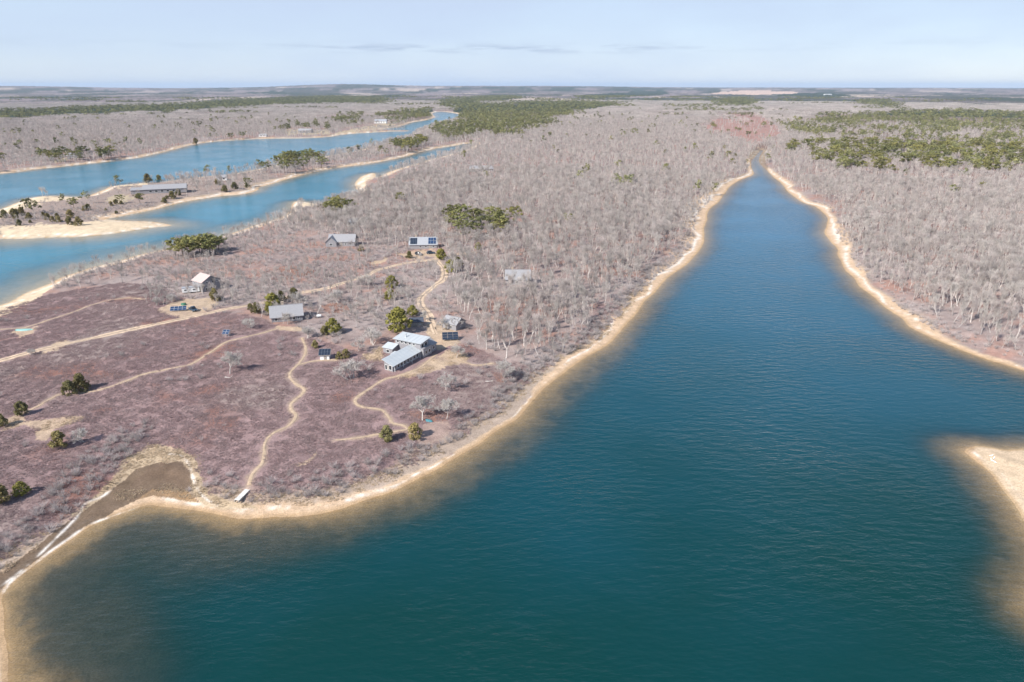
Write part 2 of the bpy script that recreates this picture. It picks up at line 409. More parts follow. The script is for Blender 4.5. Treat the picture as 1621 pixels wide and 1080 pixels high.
WRACK_B = catmull(np.array([flat_pt(*p, 0.4) for p in [(-20,935),(0,926),(40,896),(90,850),(125,815),(135,800),(160,790),(180,778)]]), 5, False)
WRACK_C = catmull(np.array([flat_pt(*p, 0.4) for p in [(270,727),(288,729),(300,742),(308,765),(318,782),(335,795),(360,803),(400,806)]]), 5, False)
WRACK_B = np.vstack([WRACK_B]); 

# ------------------------------------------------------------------ materials
MATS = {}
def new_mat(name):
    m = bpy.data.materials.new(name); m.use_nodes = True
    nt = m.node_tree; nt.nodes.clear()
    out = nt.nodes.new('ShaderNodeOutputMaterial')
    MATS[name] = m
    return m, nt, out
def N(nt, t, **kw):
    n = nt.nodes.new(t)
    for k, v in kw.items():
        if k in n.inputs: n.inputs[k].default_value = v
        else: setattr(n, k, v)
    return n
def simple(name, col, rough=0.8, var=0.25, scale=1.5, spec=0.25, rnd=0.0, metallic=0.0, stretch=None, tint=None, bump=0.0):
    """principled surface with procedural mottling (noise in object space) and per-object variation"""
    m, nt, out = new_mat(name)
    p = N(nt, 'ShaderNodeBsdfPrincipled'); p.inputs['Roughness'].default_value = rough
    p.inputs['Specular IOR Level'].default_value = spec; p.inputs['Metallic'].default_value = metallic
    t = N(nt, 'ShaderNodeTexCoord'); no = N(nt, 'ShaderNodeTexNoise', Scale=scale, Detail=4.0)
    if stretch:
        mp_ = N(nt, 'ShaderNodeMapping'); mp_.inputs['Scale'].default_value = stretch
        nt.links.new(t.outputs['Object'], mp_.inputs['Vector']); nt.links.new(mp_.outputs['Vector'], no.inputs['Vector'])
    else:
        nt.links.new(t.outputs['Object'], no.inputs['Vector'])
    mr = N(nt, 'ShaderNodeMapRange'); mr.inputs['From Min'].default_value = .3; mr.inputs['From Max'].default_value = .7
    mr.inputs['To Min'].default_value = 1 - var; mr.inputs['To Max'].default_value = 1 + var
    nt.links.new(no.outputs['Fac'], mr.inputs['Value'])
    val = mr.outputs['Result']
    if rnd:
        oi = N(nt, 'ShaderNodeObjectInfo'); m2 = N(nt, 'ShaderNodeMapRange')
        m2.inputs['To Min'].default_value = 1 - rnd; m2.inputs['To Max'].default_value = 1 + rnd
        nt.links.new(oi.outputs['Random'], m2.inputs['Value'])
        mu = N(nt, 'ShaderNodeMath', operation='MULTIPLY'); nt.links.new(val, mu.inputs[0]); nt.links.new(m2.outputs['Result'], mu.inputs[1]); val = mu.outputs[0]
    vm = N(nt, 'ShaderNodeVectorMath', operation='SCALE')
    if tint is not None:
        mx = N(nt, 'ShaderNodeMix', data_type='RGBA'); oi2 = N(nt, 'ShaderNodeObjectInfo')
        wnz = N(nt, 'ShaderNodeTexWhiteNoise', noise_dimensions='1D'); nt.links.new(oi2.outputs['Random'], wnz.inputs['W'])
        nt.links.new(wnz.outputs['Value'], mx.inputs['Factor'])
        mx.inputs['A'].default_value = (*col, 1); mx.inputs['B'].default_value = (*tint, 1)
        nt.links.new(mx.outputs['Result'], vm.inputs[0])
    else:
        vm.inputs[0].default_value = col
    nt.links.new(val, vm.inputs['Scale'])
    nt.links.new(vm.outputs['Vector'], p.inputs['Base Color'])
    if bump:
        b = N(nt, 'ShaderNodeBump', Strength=bump, Distance=.05); nt.links.new(no.outputs['Fac'], b.inputs['Height']); nt.links.new(b.outputs['Normal'], p.inputs['Normal'])
    nt.links.new(p.outputs['BSDF'], out.inputs['Surface'])
    return m

# ground: colour of the soil comes from the mesh, fine grain from noise
gm, nt, out = new_mat('soil')
p = N(nt, 'ShaderNodeBsdfPrincipled'); p.inputs['Roughness'].default_value = .95; p.inputs['Specular IOR Level'].default_value = .1
at = N(nt, 'ShaderNodeAttribute', attribute_name='base'); tcg = N(nt, 'ShaderNodeTexCoord')
n1 = N(nt, 'ShaderNodeTexNoise', Scale=2.6, Detail=6.0, Roughness=.7); n2 = N(nt, 'ShaderNodeTexNoise', Scale=.35, Detail=5.0, Roughness=.6)
nt.links.new(tcg.outputs['Object'], n1.inputs['Vector']); nt.links.new(tcg.outputs['Object'], n2.inputs['Vector'])
a1 = N(nt, 'ShaderNodeMapRange'); a1.inputs['From Min'].default_value = .3; a1.inputs['From Max'].default_value = .7; a1.inputs['To Min'].default_value = .68; a1.inputs['To Max'].default_value = 1.32
a2 = N(nt, 'ShaderNodeMapRange'); a2.inputs['From Min'].default_value = .3; a2.inputs['From Max'].default_value = .7; a2.inputs['To Min'].default_value = .85; a2.inputs['To Max'].default_value = 1.15
nt.links.new(n1.outputs['Fac'], a1.inputs['Value']); nt.links.new(n2.outputs['Fac'], a2.inputs['Value'])
mu = N(nt, 'ShaderNodeMath', operation='MULTIPLY'); nt.links.new(a1.outputs['Result'], mu.inputs[0]); nt.links.new(a2.outputs['Result'], mu.inputs[1])
vm = N(nt, 'ShaderNodeVectorMath', operation='SCALE'); nt.links.new(at.outputs['Color'], vm.inputs[0]); nt.links.new(mu.outputs[0], vm.inputs['Scale'])
nt.links.new(vm.outputs['Vector'], p.inputs['Base Color'])
bp = N(nt, 'ShaderNodeBump', Strength=.6, Distance=.12); nt.links.new(n1.outputs['Fac'], bp.inputs['Height']); nt.links.new(bp.outputs['Normal'], p.inputs['Normal'])
nt.links.new(p.outputs['BSDF'], out.inputs['Surface'])

# pond water: clear over the shallows, green-blue body where deep, sky on the ripples
def water_mat(nm, colA, colB):
  wm, nt, out = new_mat(nm)
  at = N(nt, 'ShaderNodeAttribute', attribute_name='depth'); tcg = N(nt, 'ShaderNodeTexCoord')
  ex = N(nt, 'ShaderNodeMath', operation='MULTIPLY'); ex.inputs[1].default_value = -1.1; nt.links.new(at.outputs['Fac'], ex.inputs[0])
  e2 = N(nt, 'ShaderNodeMath', operation='EXPONENT'); nt.links.new(ex.outputs[0], e2.inputs[0])
  e3 = N(nt, 'ShaderNodeMath', operation='SUBTRACT'); e3.inputs[0].default_value = 1.0; nt.links.new(e2.outputs[0], e3.inputs[1])
  body = N(nt, 'ShaderNodeBsdfDiffuse'); 
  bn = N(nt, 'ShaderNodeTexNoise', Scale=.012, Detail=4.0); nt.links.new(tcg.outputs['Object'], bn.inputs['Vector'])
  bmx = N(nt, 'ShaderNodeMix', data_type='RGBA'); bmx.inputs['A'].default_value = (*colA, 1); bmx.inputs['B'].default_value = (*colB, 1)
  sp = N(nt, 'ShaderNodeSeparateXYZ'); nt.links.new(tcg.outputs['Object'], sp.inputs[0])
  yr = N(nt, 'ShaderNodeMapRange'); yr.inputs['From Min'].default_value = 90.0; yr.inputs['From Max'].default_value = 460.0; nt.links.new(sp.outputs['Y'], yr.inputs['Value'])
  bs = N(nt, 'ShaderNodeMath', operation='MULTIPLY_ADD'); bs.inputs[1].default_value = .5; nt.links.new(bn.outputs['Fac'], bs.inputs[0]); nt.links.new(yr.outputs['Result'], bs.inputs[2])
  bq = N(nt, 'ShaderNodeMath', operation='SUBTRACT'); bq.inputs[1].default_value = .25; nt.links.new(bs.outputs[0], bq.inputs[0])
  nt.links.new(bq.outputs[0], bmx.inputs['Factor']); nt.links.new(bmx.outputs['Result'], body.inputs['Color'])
  tr = N(nt, 'ShaderNodeBsdfTransparent'); tr.inputs['Color'].default_value = (.84, .82, .74, 1)
  m1 = N(nt, 'ShaderNodeMixShader'); nt.links.new(e3.outputs[0], m1.inputs['Fac']); nt.links.new(tr.outputs[0], m1.inputs[1]); nt.links.new(body.outputs[0], m1.inputs[2])
  gl = N(nt, 'ShaderNodeBsdfGlossy'); gl.inputs['Roughness'].default_value = .12
  fr = N(nt, 'ShaderNodeFresnel', IOR=1.33)
  # wind ripples: crests lie across the breeze
  mpw = N(nt, 'ShaderNodeMapping'); mpw.inputs['Rotation'].default_value = (0, 0, R(-28)); mpw.inputs['Scale'].default_value = (.4, 1.0, 1.0)
  nt.links.new(tcg.outputs['Object'], mpw.inputs['Vector'])
  w1 = N(nt, 'ShaderNodeTexNoise', Scale=.55, Detail=3.0, Roughness=.5); w2 = N(nt, 'ShaderNodeTexNoise', Scale=1.7, Detail=3.0, Roughness=.6); w3 = N(nt, 'ShaderNodeTexNoise', Scale=.02, Detail=3.0)
  nt.links.new(mpw.outputs['Vector'], w1.inputs['Vector']); nt.links.new(mpw.outputs['Vector'], w2.inputs['Vector']); nt.links.new(tcg.outputs['Object'], w3.inputs['Vector'])
  wa = N(nt, 'ShaderNodeMath', operation='MULTIPLY_ADD'); wa.inputs[1].default_value = .35; nt.links.new(w2.outputs['Fac'], wa.inputs[0]); nt.links.new(w1.outputs['Fac'], wa.inputs[2])
  ws = N(nt, 'ShaderNodeMapRange'); ws.inputs['From Min'].default_value = .35; ws.inputs['From Max'].default_value = .65; ws.inputs['To Min'].default_value = .25; ws.inputs['To Max'].default_value = 1.0
  nt.links.new(w3.outputs['Fac'], ws.inputs['Value'])
  wb = N(nt, 'ShaderNodeBump', Distance=.6); nt.links.new(ws.outputs['Result'], wb.inputs['Strength']); nt.links.new(wa.outputs[0], wb.inputs['Height'])
  for nd in (gl, fr): nt.links.new(wb.outputs['Normal'], nd.inputs['Normal'])
  gb = N(nt, 'ShaderNodeNewGeometry'); inv = N(nt, 'ShaderNodeMath', operation='SUBTRACT'); inv.inputs[0].default_value = 1.0; nt.links.new(gb.outputs['Backfacing'], inv.inputs[1])
  ff = N(nt, 'ShaderNodeMath', operation='MULTIPLY'); nt.links.new(fr.outputs[0], ff.inputs[0]); nt.links.new(inv.outputs[0], ff.inputs[1])
  m2 = N(nt, 'ShaderNodeMixShader'); nt.links.new(ff.outputs[0], m2.inputs['Fac']); nt.links.new(m1.outputs[0], m2.inputs[1]); nt.links.new(gl.outputs[0], m2.inputs[2])
  nt.links.new(m2.outputs[0], out.inputs['Surface'])
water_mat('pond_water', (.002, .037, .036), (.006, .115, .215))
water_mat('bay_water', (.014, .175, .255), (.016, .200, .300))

simple('bark', (.54, .49, .45), .9, .25, 2.0, rnd=.2)
simple('twigs', (.48, .415, .39), .9, .2, .6, rnd=.25, tint=(.45, .415, .38))
simple('pale_twigs', (.52, .48, .445), .9, .15, .6)
simple('heath_twigs', (.350, .248, .246), .95, .2, .5, rnd=.12, tint=(.38, .292, .284))
simple('scrub_twigs', (.48, .425, .415), .95, .2, .7, rnd=.22, tint=(.42, .375, .355))
simple('dry_grass', (.52, .41, .29), .95, .25, .7, rnd=.2)
simple('pine_bark', (.17, .13, .105), .95, .25, 2.0)
simple('pine_needles', (.225, .205, .068), .75, .35, .7, rnd=.3, tint=(.140, .150, .058), spec=.2)
simple('cedar_needles', (.235, .185, .075), .8, .4, 1.2, rnd=.2, tint=(.150, .140, .062), spec=.15)
simple('far_needles', (.21, .198, .084), .8, .35, .7, rnd=.35, tint=(.165, .172, .080), spec=.15)
simple('green_needles', (.225, .205, .050), .75, .35, 1.2, spec=.2)
simple('dirt', (.58, .44, .315), .95, .22, .8, spec=.1, bump=.3)
simple('path_sand', (.46, .345, .24), .95, .2, 1.2, spec=.1, bump=.3)
simple('metal_roof', (.47, .495, .505), .38, .06, .4, spec=.5, stretch=(3, .3, 1))
simple('grey_shingle', (.27, .262, .275), .9, .18, 4.0, stretch=(1, 1, 5))
simple('silver_shingle', (.30, .295, .305), .9, .2, 2.5, stretch=(1, 3, 3))
simple('white_roof', (.34, .35, .37), .5, .06, .6, stretch=(6, .2, 1))
simple('tan_roof', (.50, .40, .37), .9, .15, 3.0)
simple('dark_roof', (.075, .085, .11), .6, .2, 2.0)
simple('white_paint', (.78, .78, .76), .6, .06, 1.0)
simple('glass', (.02, .025, .032), .08, .1, 1.0, spec=.6)
simple('solar_cell', (.022, .05, .115), .15, .2, 3.0, spec=.6)
simple('solar_cell_dark', (.025, .035, .055), .15, .2, 3.0, spec=.6)
simple('aluminium', (.62, .64, .66), .4, .06, 2.0, metallic=.5)
simple('dark_frame', (.10, .12, .15), .5, .1, 2.0)
simple('wood_grey', (.33, .30, .27), .9, .2, 3.0)
simple('plank', (.66, .64, .60), .8, .12, 2.0, rnd=.12)
simple('brick', (.44, .35, .27), .9, .2, 6.0)
simple('car_black', (.020, .024, .032), .25, .1, 1.0, spec=.6)
simple('car_blue', (.030, .055, .085), .25, .1, 1.0, spec=.6)
simple('car_silver', (.40, .41, .42), .3, .06, 1.0, spec=.6)
simple('tyre', (.02, .02, .02), .9, .1, 3.0)
simple('teal_plastic', (.22, .42, .40), .5, .1, 1.0)
simple('teal_tarp', (.06, .20, .24), .6, .15, 2.0)
simple('green_tarp', (.06, .17, .11), .6, .15, 2.0)
simple('driftwood', (.10, .07, .055), .9, .2, 3.0)
simple('feather', (.80, .80, .78), .8, .05, 3.0)

# ------------------------------------------------------------------ mesh helpers
def mesh_np(name, v, f, mat=None, smooth=False):
    me = bpy.data.meshes.new(name)
    v = np.asarray(v, np.float32); f = np.asarray(f, np.int32)
    k = f.shape[1]
    me.vertices.add(len(v)); me.vertices.foreach_set('co', v.ravel())
    me.loops.add(f.size); me.loops.foreach_set('vertex_index', f.ravel())
    me.polygons.add(len(f)); me.polygons.foreach_set('loop_start', np.arange(0, f.size, k, dtype=np.int32))
    me.polygons.foreach_set('loop_total', np.full(len(f), k, np.int32))
    if smooth: me.polygons.foreach_set('use_smooth', np.ones(len(f), bool))
    me.update(calc_edges=True)
    if mat: me.materials.append(MATS[mat])
    return me
def link(name, me, parent=None, loc=None, rz=None, kind=None, label=None, cat=None, group=None):
    o = bpy.data.objects.new(name, me)
    COL.objects.link(o)
    if parent is not None: o.parent = parent
    if loc is not None: o.location = loc
    if rz is not None: o.rotation_euler = (0, 0, rz)
    if kind: o['kind'] = kind
    if label: o['label'] = label
    if cat: o['category'] = cat
    if group: o['group'] = group
    return o
def thing(name, label, cat, loc, rz=0.0, group=None):
    return link(name, None, None, loc, rz, None, label, cat, group)

# ------------------------------------------------------------------ ground sheet (finer where the land is near)
az = np.concatenate([np.arange(-180, -60, 4.0), np.arange(-60, -46, .5), np.arange(-46, 46, .115), np.arange(46, 60, .5), np.arange(60, 180, 4.0)])
dep = np.concatenate([np.arange(80, 50, -2.5), np.arange(50, 32, -.2), np.arange(32, 9, -.065), np.arange(9, 3, -.05), np.arange(3, .3, -.03), np.array([.27, .24, .21, .18, .15, .13, .115])])
rad = CAM_H / np.tan(np.radians(dep))
A, RR = np.meshgrid(np.radians(az), rad)
GX = (RR * np.sin(A)).ravel(); GY = (RR * np.cos(A)).ravel()
GS, GW = shore(GX, GY)
GZ = height_from(GX, GY, GS, GW)
GC, GPX, GPY, GPINE, GHEATH, GCOVE, GISLE = cover(GX, GY, GZ, GS, GW)
nr, na = len(rad), len(az)
# crowns of distant woods roughen the skyline
gr = np.hypot(GX, GY)
GZ = GZ + sstep(3000, 4500, gr) * rng.uniform(0, 7, GZ.shape) * (1 - sstep(20000, 26000, gr))
i0 = np.arange(nr - 1)[:, None] * na; j = np.arange(na)[None, :]; j1 = (j + 1) % na
F = np.stack([i0 + j, i0 + j1, i0 + na + j1, i0 + na + j], -1).reshape(-1, 4)
V = np.stack([GX, GY, GZ], 1)
V = np.vstack([V, [[0, 0, -4.5]]])
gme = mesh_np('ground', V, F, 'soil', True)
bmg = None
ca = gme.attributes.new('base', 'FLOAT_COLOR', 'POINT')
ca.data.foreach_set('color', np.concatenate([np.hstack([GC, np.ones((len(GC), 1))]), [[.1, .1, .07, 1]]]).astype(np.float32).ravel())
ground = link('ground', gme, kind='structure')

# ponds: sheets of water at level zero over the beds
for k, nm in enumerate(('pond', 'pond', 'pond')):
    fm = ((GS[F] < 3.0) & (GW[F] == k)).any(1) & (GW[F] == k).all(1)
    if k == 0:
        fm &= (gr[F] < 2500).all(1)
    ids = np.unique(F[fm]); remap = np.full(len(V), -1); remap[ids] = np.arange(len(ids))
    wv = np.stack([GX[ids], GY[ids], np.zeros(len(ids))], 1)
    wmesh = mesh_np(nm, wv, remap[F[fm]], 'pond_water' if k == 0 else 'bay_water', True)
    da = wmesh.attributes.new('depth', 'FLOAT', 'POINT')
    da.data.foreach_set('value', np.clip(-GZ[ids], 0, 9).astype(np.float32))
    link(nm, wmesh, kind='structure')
# open sea along the far right of the skyline
sa = np.radians(np.linspace(8, 62, 40))
sv = np.concatenate([np.stack([r_ * np.sin(sa), r_ * np.cos(sa), np.full(40, 33.0)], 1) for r_ in (27000, 44500)])
smesh = mesh_np('sea', sv, [(i, i + 1, i + 41, i + 40) for i in range(39)], 'pond_water')
smesh.attributes.new('depth', 'FLOAT', 'POINT').data.foreach_set('value', np.full(80, 9.0, np.float32))
link('sea', smesh, kind='structure')

# ribbons of worn earth
def ribbon(name, P, hw, mat, seed, twin=False):
    seg = np.diff(P, axis=0); L = np.concatenate([[0], np.cumsum(np.hypot(seg[:, 0], seg[:, 1]))])
    t = np.arange(0, L[-1], .8)
    x = np.interp(t, L, P[:, 0]); y = np.interp(t, L, P[:, 1])
    tx = np.gradient(x); ty = np.gradient(y); l = np.hypot(tx, ty) + 1e-9; nx, ny = -ty / l, tx / l
    rows = []
    cols = np.array([-1, -.62, -.18, .18, .62, 1.0]) if twin else np.array([-1, -.5, 0, .4, .7, 1.0])
    for c in cols:
        w = hw * c * (1 + .55 * (vnoise(t / 3.1, t * 0 + c * 3.3, seed) - .5) + .5 * (vnoise(t / 11, t * 0 + 7, seed) - .5))
        rows.append((x + nx * w, y + ny * w))
    X = np.stack([a for a, b in rows], 1).ravel(); Y = np.stack([b for a, b in rows], 1).ravel()
    Z = ground_h(X, Y) + .09 - .05 * np.tile(np.abs(cols), len(t))
    n = len(t); i = np.arange(n - 1)[:, None] * 6; jj = np.array([[0, 1, 3, 4]]) if twin else np.arange(5)[None, :]
    f = np.stack([i + jj, i + jj + 1, i + jj + 7, i + jj + 6], -1).reshape(-1, 4)
    link(name, mesh_np(name, np.stack([X, Y, Z], 1), f, mat, True), kind='structure')
for i, P in enumerate(TRACK_W): ribbon('dirt_track', P, 1.45, 'dirt', 100 + i, True)
for i, P in enumerate(FOOT_W): ribbon('footpath', P, .40, 'path_sand', 200 + i)

# ------------------------------------------------------------------ plants: meshes
def prisms(segs, mat, name, sides=3):
    """segs: array of p0(3) p1(3) r0 r1 -> tapered sticks"""
    S = np.asarray(segs, float)
    p0, p1, r0, r1 = S[:, :3], S[:, 3:6], S[:, 6], S[:, 7]
    d = p1 - p0; d /= np.linalg.norm(d, axis=1)[:, None] + 1e-9
    ref = np.where(np.abs(d[:, 2:3]) > .9, np.array([[1., 0, 0]]), np.array([[0, 0, 1.]]))
    a = np.cross(d, ref); a /= np.linalg.norm(a, axis=1)[:, None] + 1e-9
    b = np.cross(d, a)
    vv = []
    for e, (p, r_) in enumerate(((p0, r0), (p1, r1))):
        for k in range(sides):
            t = 2 * math.pi * k / sides
            vv.append(p + (a * math.cos(t) + b * math.sin(t)) * r_[:, None])
    n = len(S); Vv = np.stack(vv, 1).reshape(-1, 3)
    base = np.arange(n)[:, None] * (2 * sides)
    fs = []
    for k in range(sides):
        k1 = (k + 1) % sides
        fs.append(np.stack([base[:, 0] + k, base[:, 0] + k1, base[:, 0] + sides + k1, base[:, 0] + sides + k], 1))
    return mesh_np(name, Vv, np.concatenate(fs), mat)
def grow(seed, h, depth=5, fork=(2, 3), twig=.018, spread=1.0, stems=1, trunk_frac=.34, r0=None, up=.12):
    rg = random.Random(seed)
    segs = []
    def rv(): return Vector((rg.gauss(0, 1), rg.gauss(0, 1), rg.gauss(0, 1))).normalized()
    def br(p, d, L, r, lev):
        k = 3 if lev == 0 else 2
        q = p
        for i in range(k):
            d = (d + rv() * (.13 if lev == 0 else .24) + Vector((0, 0, .06))).normalized()
            nq = q + d * (L / k); nr_ = max(r * .82, twig)
            segs.append((*q, *nq, r, nr_, lev)); q = nq; r = nr_
            if lev >= 1 and lev < depth and i < k - 1 and rg.random() < .8:
                sd = (d + rv() * .85 * spread + Vector((0, 0, up + .16))).normalized()
                br(q, sd, L * .6, max(r * .55, twig), lev + 1)
        if lev < depth:
            for _ in range(rg.randint(*fork) + (1 if lev == 0 else 0)):
                nd = (d + rv() * (.68 + .12 * lev) * spread + Vector((0, 0, up))).normalized()
                if nd.z < -.1: nd.z = abs(nd.z) * .4
                br(q, nd, L * rg.uniform(.58, .82), max(r * (rg.uniform(.62, .8) if lev < 2 else rg.uniform(.5, .7)), twig), lev + 1)
    for s_ in range(stems):
        d = Vector((rg.gauss(0, .16 + .25 * (stems > 1)), rg.gauss(0, .16 + .25 * (stems > 1)), 1)).normalized()
        br(Vector((rg.gauss(0, .2) * (stems > 1), rg.gauss(0, .2) * (stems > 1), -.25)), d, h * trunk_frac, (r0 or h * .021) / (1 if stems == 1 else 1.3), 0)
    S = np.array(segs)
    z = S[:, 5].max()
    k = h / z
    S[:, :8] *= k if abs(k) > 0 else 1
    S[:, 6:8] /= k
    return S
def leaf_cloud(centers, radii, per, size, rg, flat=.7, droop=0.0):
    """small leaf sprays scattered through balls of foliage"""
    vs_, fs_ = [], []
    n = 0
    C = np.repeat(centers, per, 0); Rr = np.repeat(radii, per)
    m = len(C)
    d = rg.normal(size=(m, 3)); d /= np.linalg.norm(d, axis=1)[:, None]
    rr = Rr * rg.uniform(.35, 1.0, m) ** .6
    P = C + d * rr[:, None] * np.array([1, 1, flat])
    nrm = d + rg.normal(size=(m, 3)) * .55 + np.array([0, 0, .35]); nrm /= np.linalg.norm(nrm, axis=1)[:, None]
    t = np.cross(nrm, rg.normal(size=(m, 3))); t /= np.linalg.norm(t, axis=1)[:, None]
    b = np.cross(nrm, t)
    s = size * rg.uniform(.6, 1.35, m)[:, None]
    A_ = P + t * s; B_ = P - t * s * .55 + b * s * .8; C_ = P - t * s * .55 - b * s * .8 - nrm * s * .25
    v = np.stack([A_, B_, C_], 1).reshape(-1, 3)
    f = np.arange(m * 3).reshape(-1, 3)
    return v, f
def pine_parts(seed, h, kind='pine', dens=1.0, leaf=.30):
    rg = np.random.default_rng(seed); rr = random.Random(seed)
    segs = []; cen = []; rad_ = []
    lean = np.array([rg.normal(0, .05), rg.normal(0, .05)])
    nT = 6
    pts = [np.array([lean[0] * z * h + .12 * rr.gauss(0, 1) * (z > 0), lean[1] * z * h + .12 * rr.gauss(0, 1) * (z > 0), z * h * .97 - .3 * (z == 0)]) for z in np.linspace(0, 1, nT)]
    for i in range(nT - 1):
        segs.append((*pts[i], *pts[i + 1], h * .024 * (1 - i / nT) + .03, h * .024 * (1 - (i + 1) / nT) + .03))
    trunk = prisms(segs, 'pine_bark', 'trunk', 5)
    if kind == 'pine':      # open irregular pitch pine, flat clumps on up-swept limbs
        nb = int(15 * (.8 + .4 * rr.random()))
        for k in range(nb):
            zt = .38 + .62 * (k + rr.random()) / nb
            a = k * 2.4 + rr.gauss(0, .4)
            L = h * (.36 * (1 - ((zt - .55) / .62) ** 2) + .06) * rr.uniform(.65, 1.2)
            base = np.array([lean[0] * zt * h, lean[1] * zt * h, zt * h * .93])
            tip = base + np.array([math.cos(a) * L, math.sin(a) * L, L * rr.uniform(.1, .5)])
            cen.append(tip); rad_.append(h * rr.uniform(.085, .135))
            cen.append(base * .45 + tip * .55 + np.array([0, 0, .1])); rad_.append(h * rr.uniform(.07, .11))
        per = int(26 * dens); flat = .6
    elif kind == 'cedar':   # bushy juniper down to the ground
        for k in range(46):
            zt = rr.random() ** .8
            w = h * .46 * (1 - zt) ** .5 * (.75 + .25 * min(1, zt * 6)) + .1
            a = rr.random() * 6.283; q = w * rr.uniform(.35, 1.0)
            cen.append(np.array([math.cos(a) * q, math.sin(a) * q, zt * h * .86 + h * .08])); rad_.append(h * rr.uniform(.09, .15))
        per = int(30 * dens); flat = 1.15
    else:                   # dense full pine with a rounded cone of foliage
        for k in range(90):
            zt = rr.random() ** .9
            w = h * .47 * (1 - zt ** 2.2) ** .75 * (.6 + .4 * min(1, zt * 4)) + .2
            a = rr.random() * 6.283; q = w * rr.uniform(.5, 1.0)
            cen.append(np.array([math.cos(a) * q, math.sin(a) * q, zt * h * .84 + h * .12])); rad_.append(h * rr.uniform(.07, .12))
        per = int(34 * dens); flat = .8
    v, f = leaf_cloud(np.array(cen), np.array(rad_), per, leaf, rg, flat)
    crown = mesh_np('crown', v, f, {'pine': 'pine_needles', 'cedar': 'cedar_needles'}.get(kind, 'green_needles'))
    return trunk, crown
def oak_parts(seed, h, depth=5, twig=.018, stems=1, spread=1.0, tf=.34, r0=None, fork=(2, 3), tw='twigs', up=.12):
    S = grow(seed, h, depth=depth, twig=twig, stems=stems, spread=spread, trunk_frac=tf, r0=r0, fork=fork, up=up)
    t = S[S[:, 8] <= 2]; c = S[S[:, 8] > 2]
    return prisms(t[:, :8], 'bark', 'trunk', 4), prisms(c[:, :8], tw, 'crown', 3)

# scattering as one countless mass
def scatter(name, pts, rot, scl, idx, sources, label, cat):
    col = bpy.data.collections.new(name + '_kinds')
    for i, me in enumerate(sources):
        so = bpy.data.objects.new('%s_kind_%02d' % (name, i), me)
        col.objects.link(so)
    me = bpy.data.meshes.new(name)
    n = len(pts)
    me.vertices.add(n); me.vertices.foreach_set('co', np.asarray(pts, np.float32).ravel())
    e = np.zeros((n, 3), np.float32); e[:, 2] = rot
    me.attributes.new('rot', 'FLOAT_VECTOR', 'POINT').data.foreach_set('vector', e.ravel())
    sc_ = np.asarray(scl, np.float32)
    if sc_.ndim == 1: sc_ = np.stack([sc_, sc_, sc_], 1)
    me.attributes.new('scl', 'FLOAT_VECTOR', 'POINT').data.foreach_set('vector', np.ascontiguousarray(sc_).ravel())
    me.attributes.new('idx', 'INT', 'POINT').data.foreach_set('value', np.asarray(idx, np.int32))
    o = link(name, me, kind='stuff', label=label, cat=cat)
    g = bpy.data.node_groups.new(name + '_nodes', 'GeometryNodeTree')
    g.interface.new_socket(name='Geometry', in_out='INPUT', socket_type='NodeSocketGeometry')
    g.interface.new_socket(name='Geometry', in_out='OUTPUT', socket_type='NodeSocketGeometry')
    gi = g.nodes.new('NodeGroupInput'); go = g.nodes.new('NodeGroupOutput')
    iop = g.nodes.new('GeometryNodeInstanceOnPoints'); ci = g.nodes.new('GeometryNodeCollectionInfo')
    ci.inputs['Collection'].default_value = col
    ci.inputs['Separate Children'].default_value = True; ci.inputs['Reset Children'].default_value = True
    iop.inputs['Pick Instance'].default_value = True
    def na_(nm, dt):
        q = g.nodes.new('GeometryNodeInputNamedAttribute'); q.data_type = dt; q.inputs['Name'].default_value = nm
        return q.outputs['Attribute']
    g.links.new(gi.outputs[0], iop.inputs['Points']); g.links.new(ci.outputs[0], iop.inputs['Instance'])
    g.links.new(na_('idx', 'INT'), iop.inputs['Instance Index'])
    g.links.new(na_('rot', 'FLOAT_VECTOR'), iop.inputs['Rotation'])
    g.links.new(na_('scl', 'FLOAT_VECTOR'), iop.inputs['Scale'])
    g.links.new(iop.outputs[0], go.inputs[0])
    md = o.modifiers.new('spread', 'NODES'); md.node_group = g
    return o
def jitter_grid(r0, r1, step, azmax=44):
    """jittered square grid of points within the visible sector"""
    xm = r1 * math.sin(R(azmax))
    xs = np.arange(-xm, xm, step); ys = np.arange(r0 * .6, r1, step)
    X, Y = np.meshgrid(xs, ys); X = X.ravel(); Y = Y.ravel()
    X = X + rng.uniform(-.5, .5, X.shape) * step; Y = Y + rng.uniform(-.5, .5, Y.shape) * step
    r_ = np.hypot(X, Y); k = (r_ >= r0) & (r_ < r1) & (np.abs(np.degrees(np.arctan2(X, Y))) < azmax)
    return X[k], Y[k]
def anypoly(px, py, L):
    m = np.zeros(px.shape, bool)
    for P in L: m |= inpoly(px, py, P)
    return m

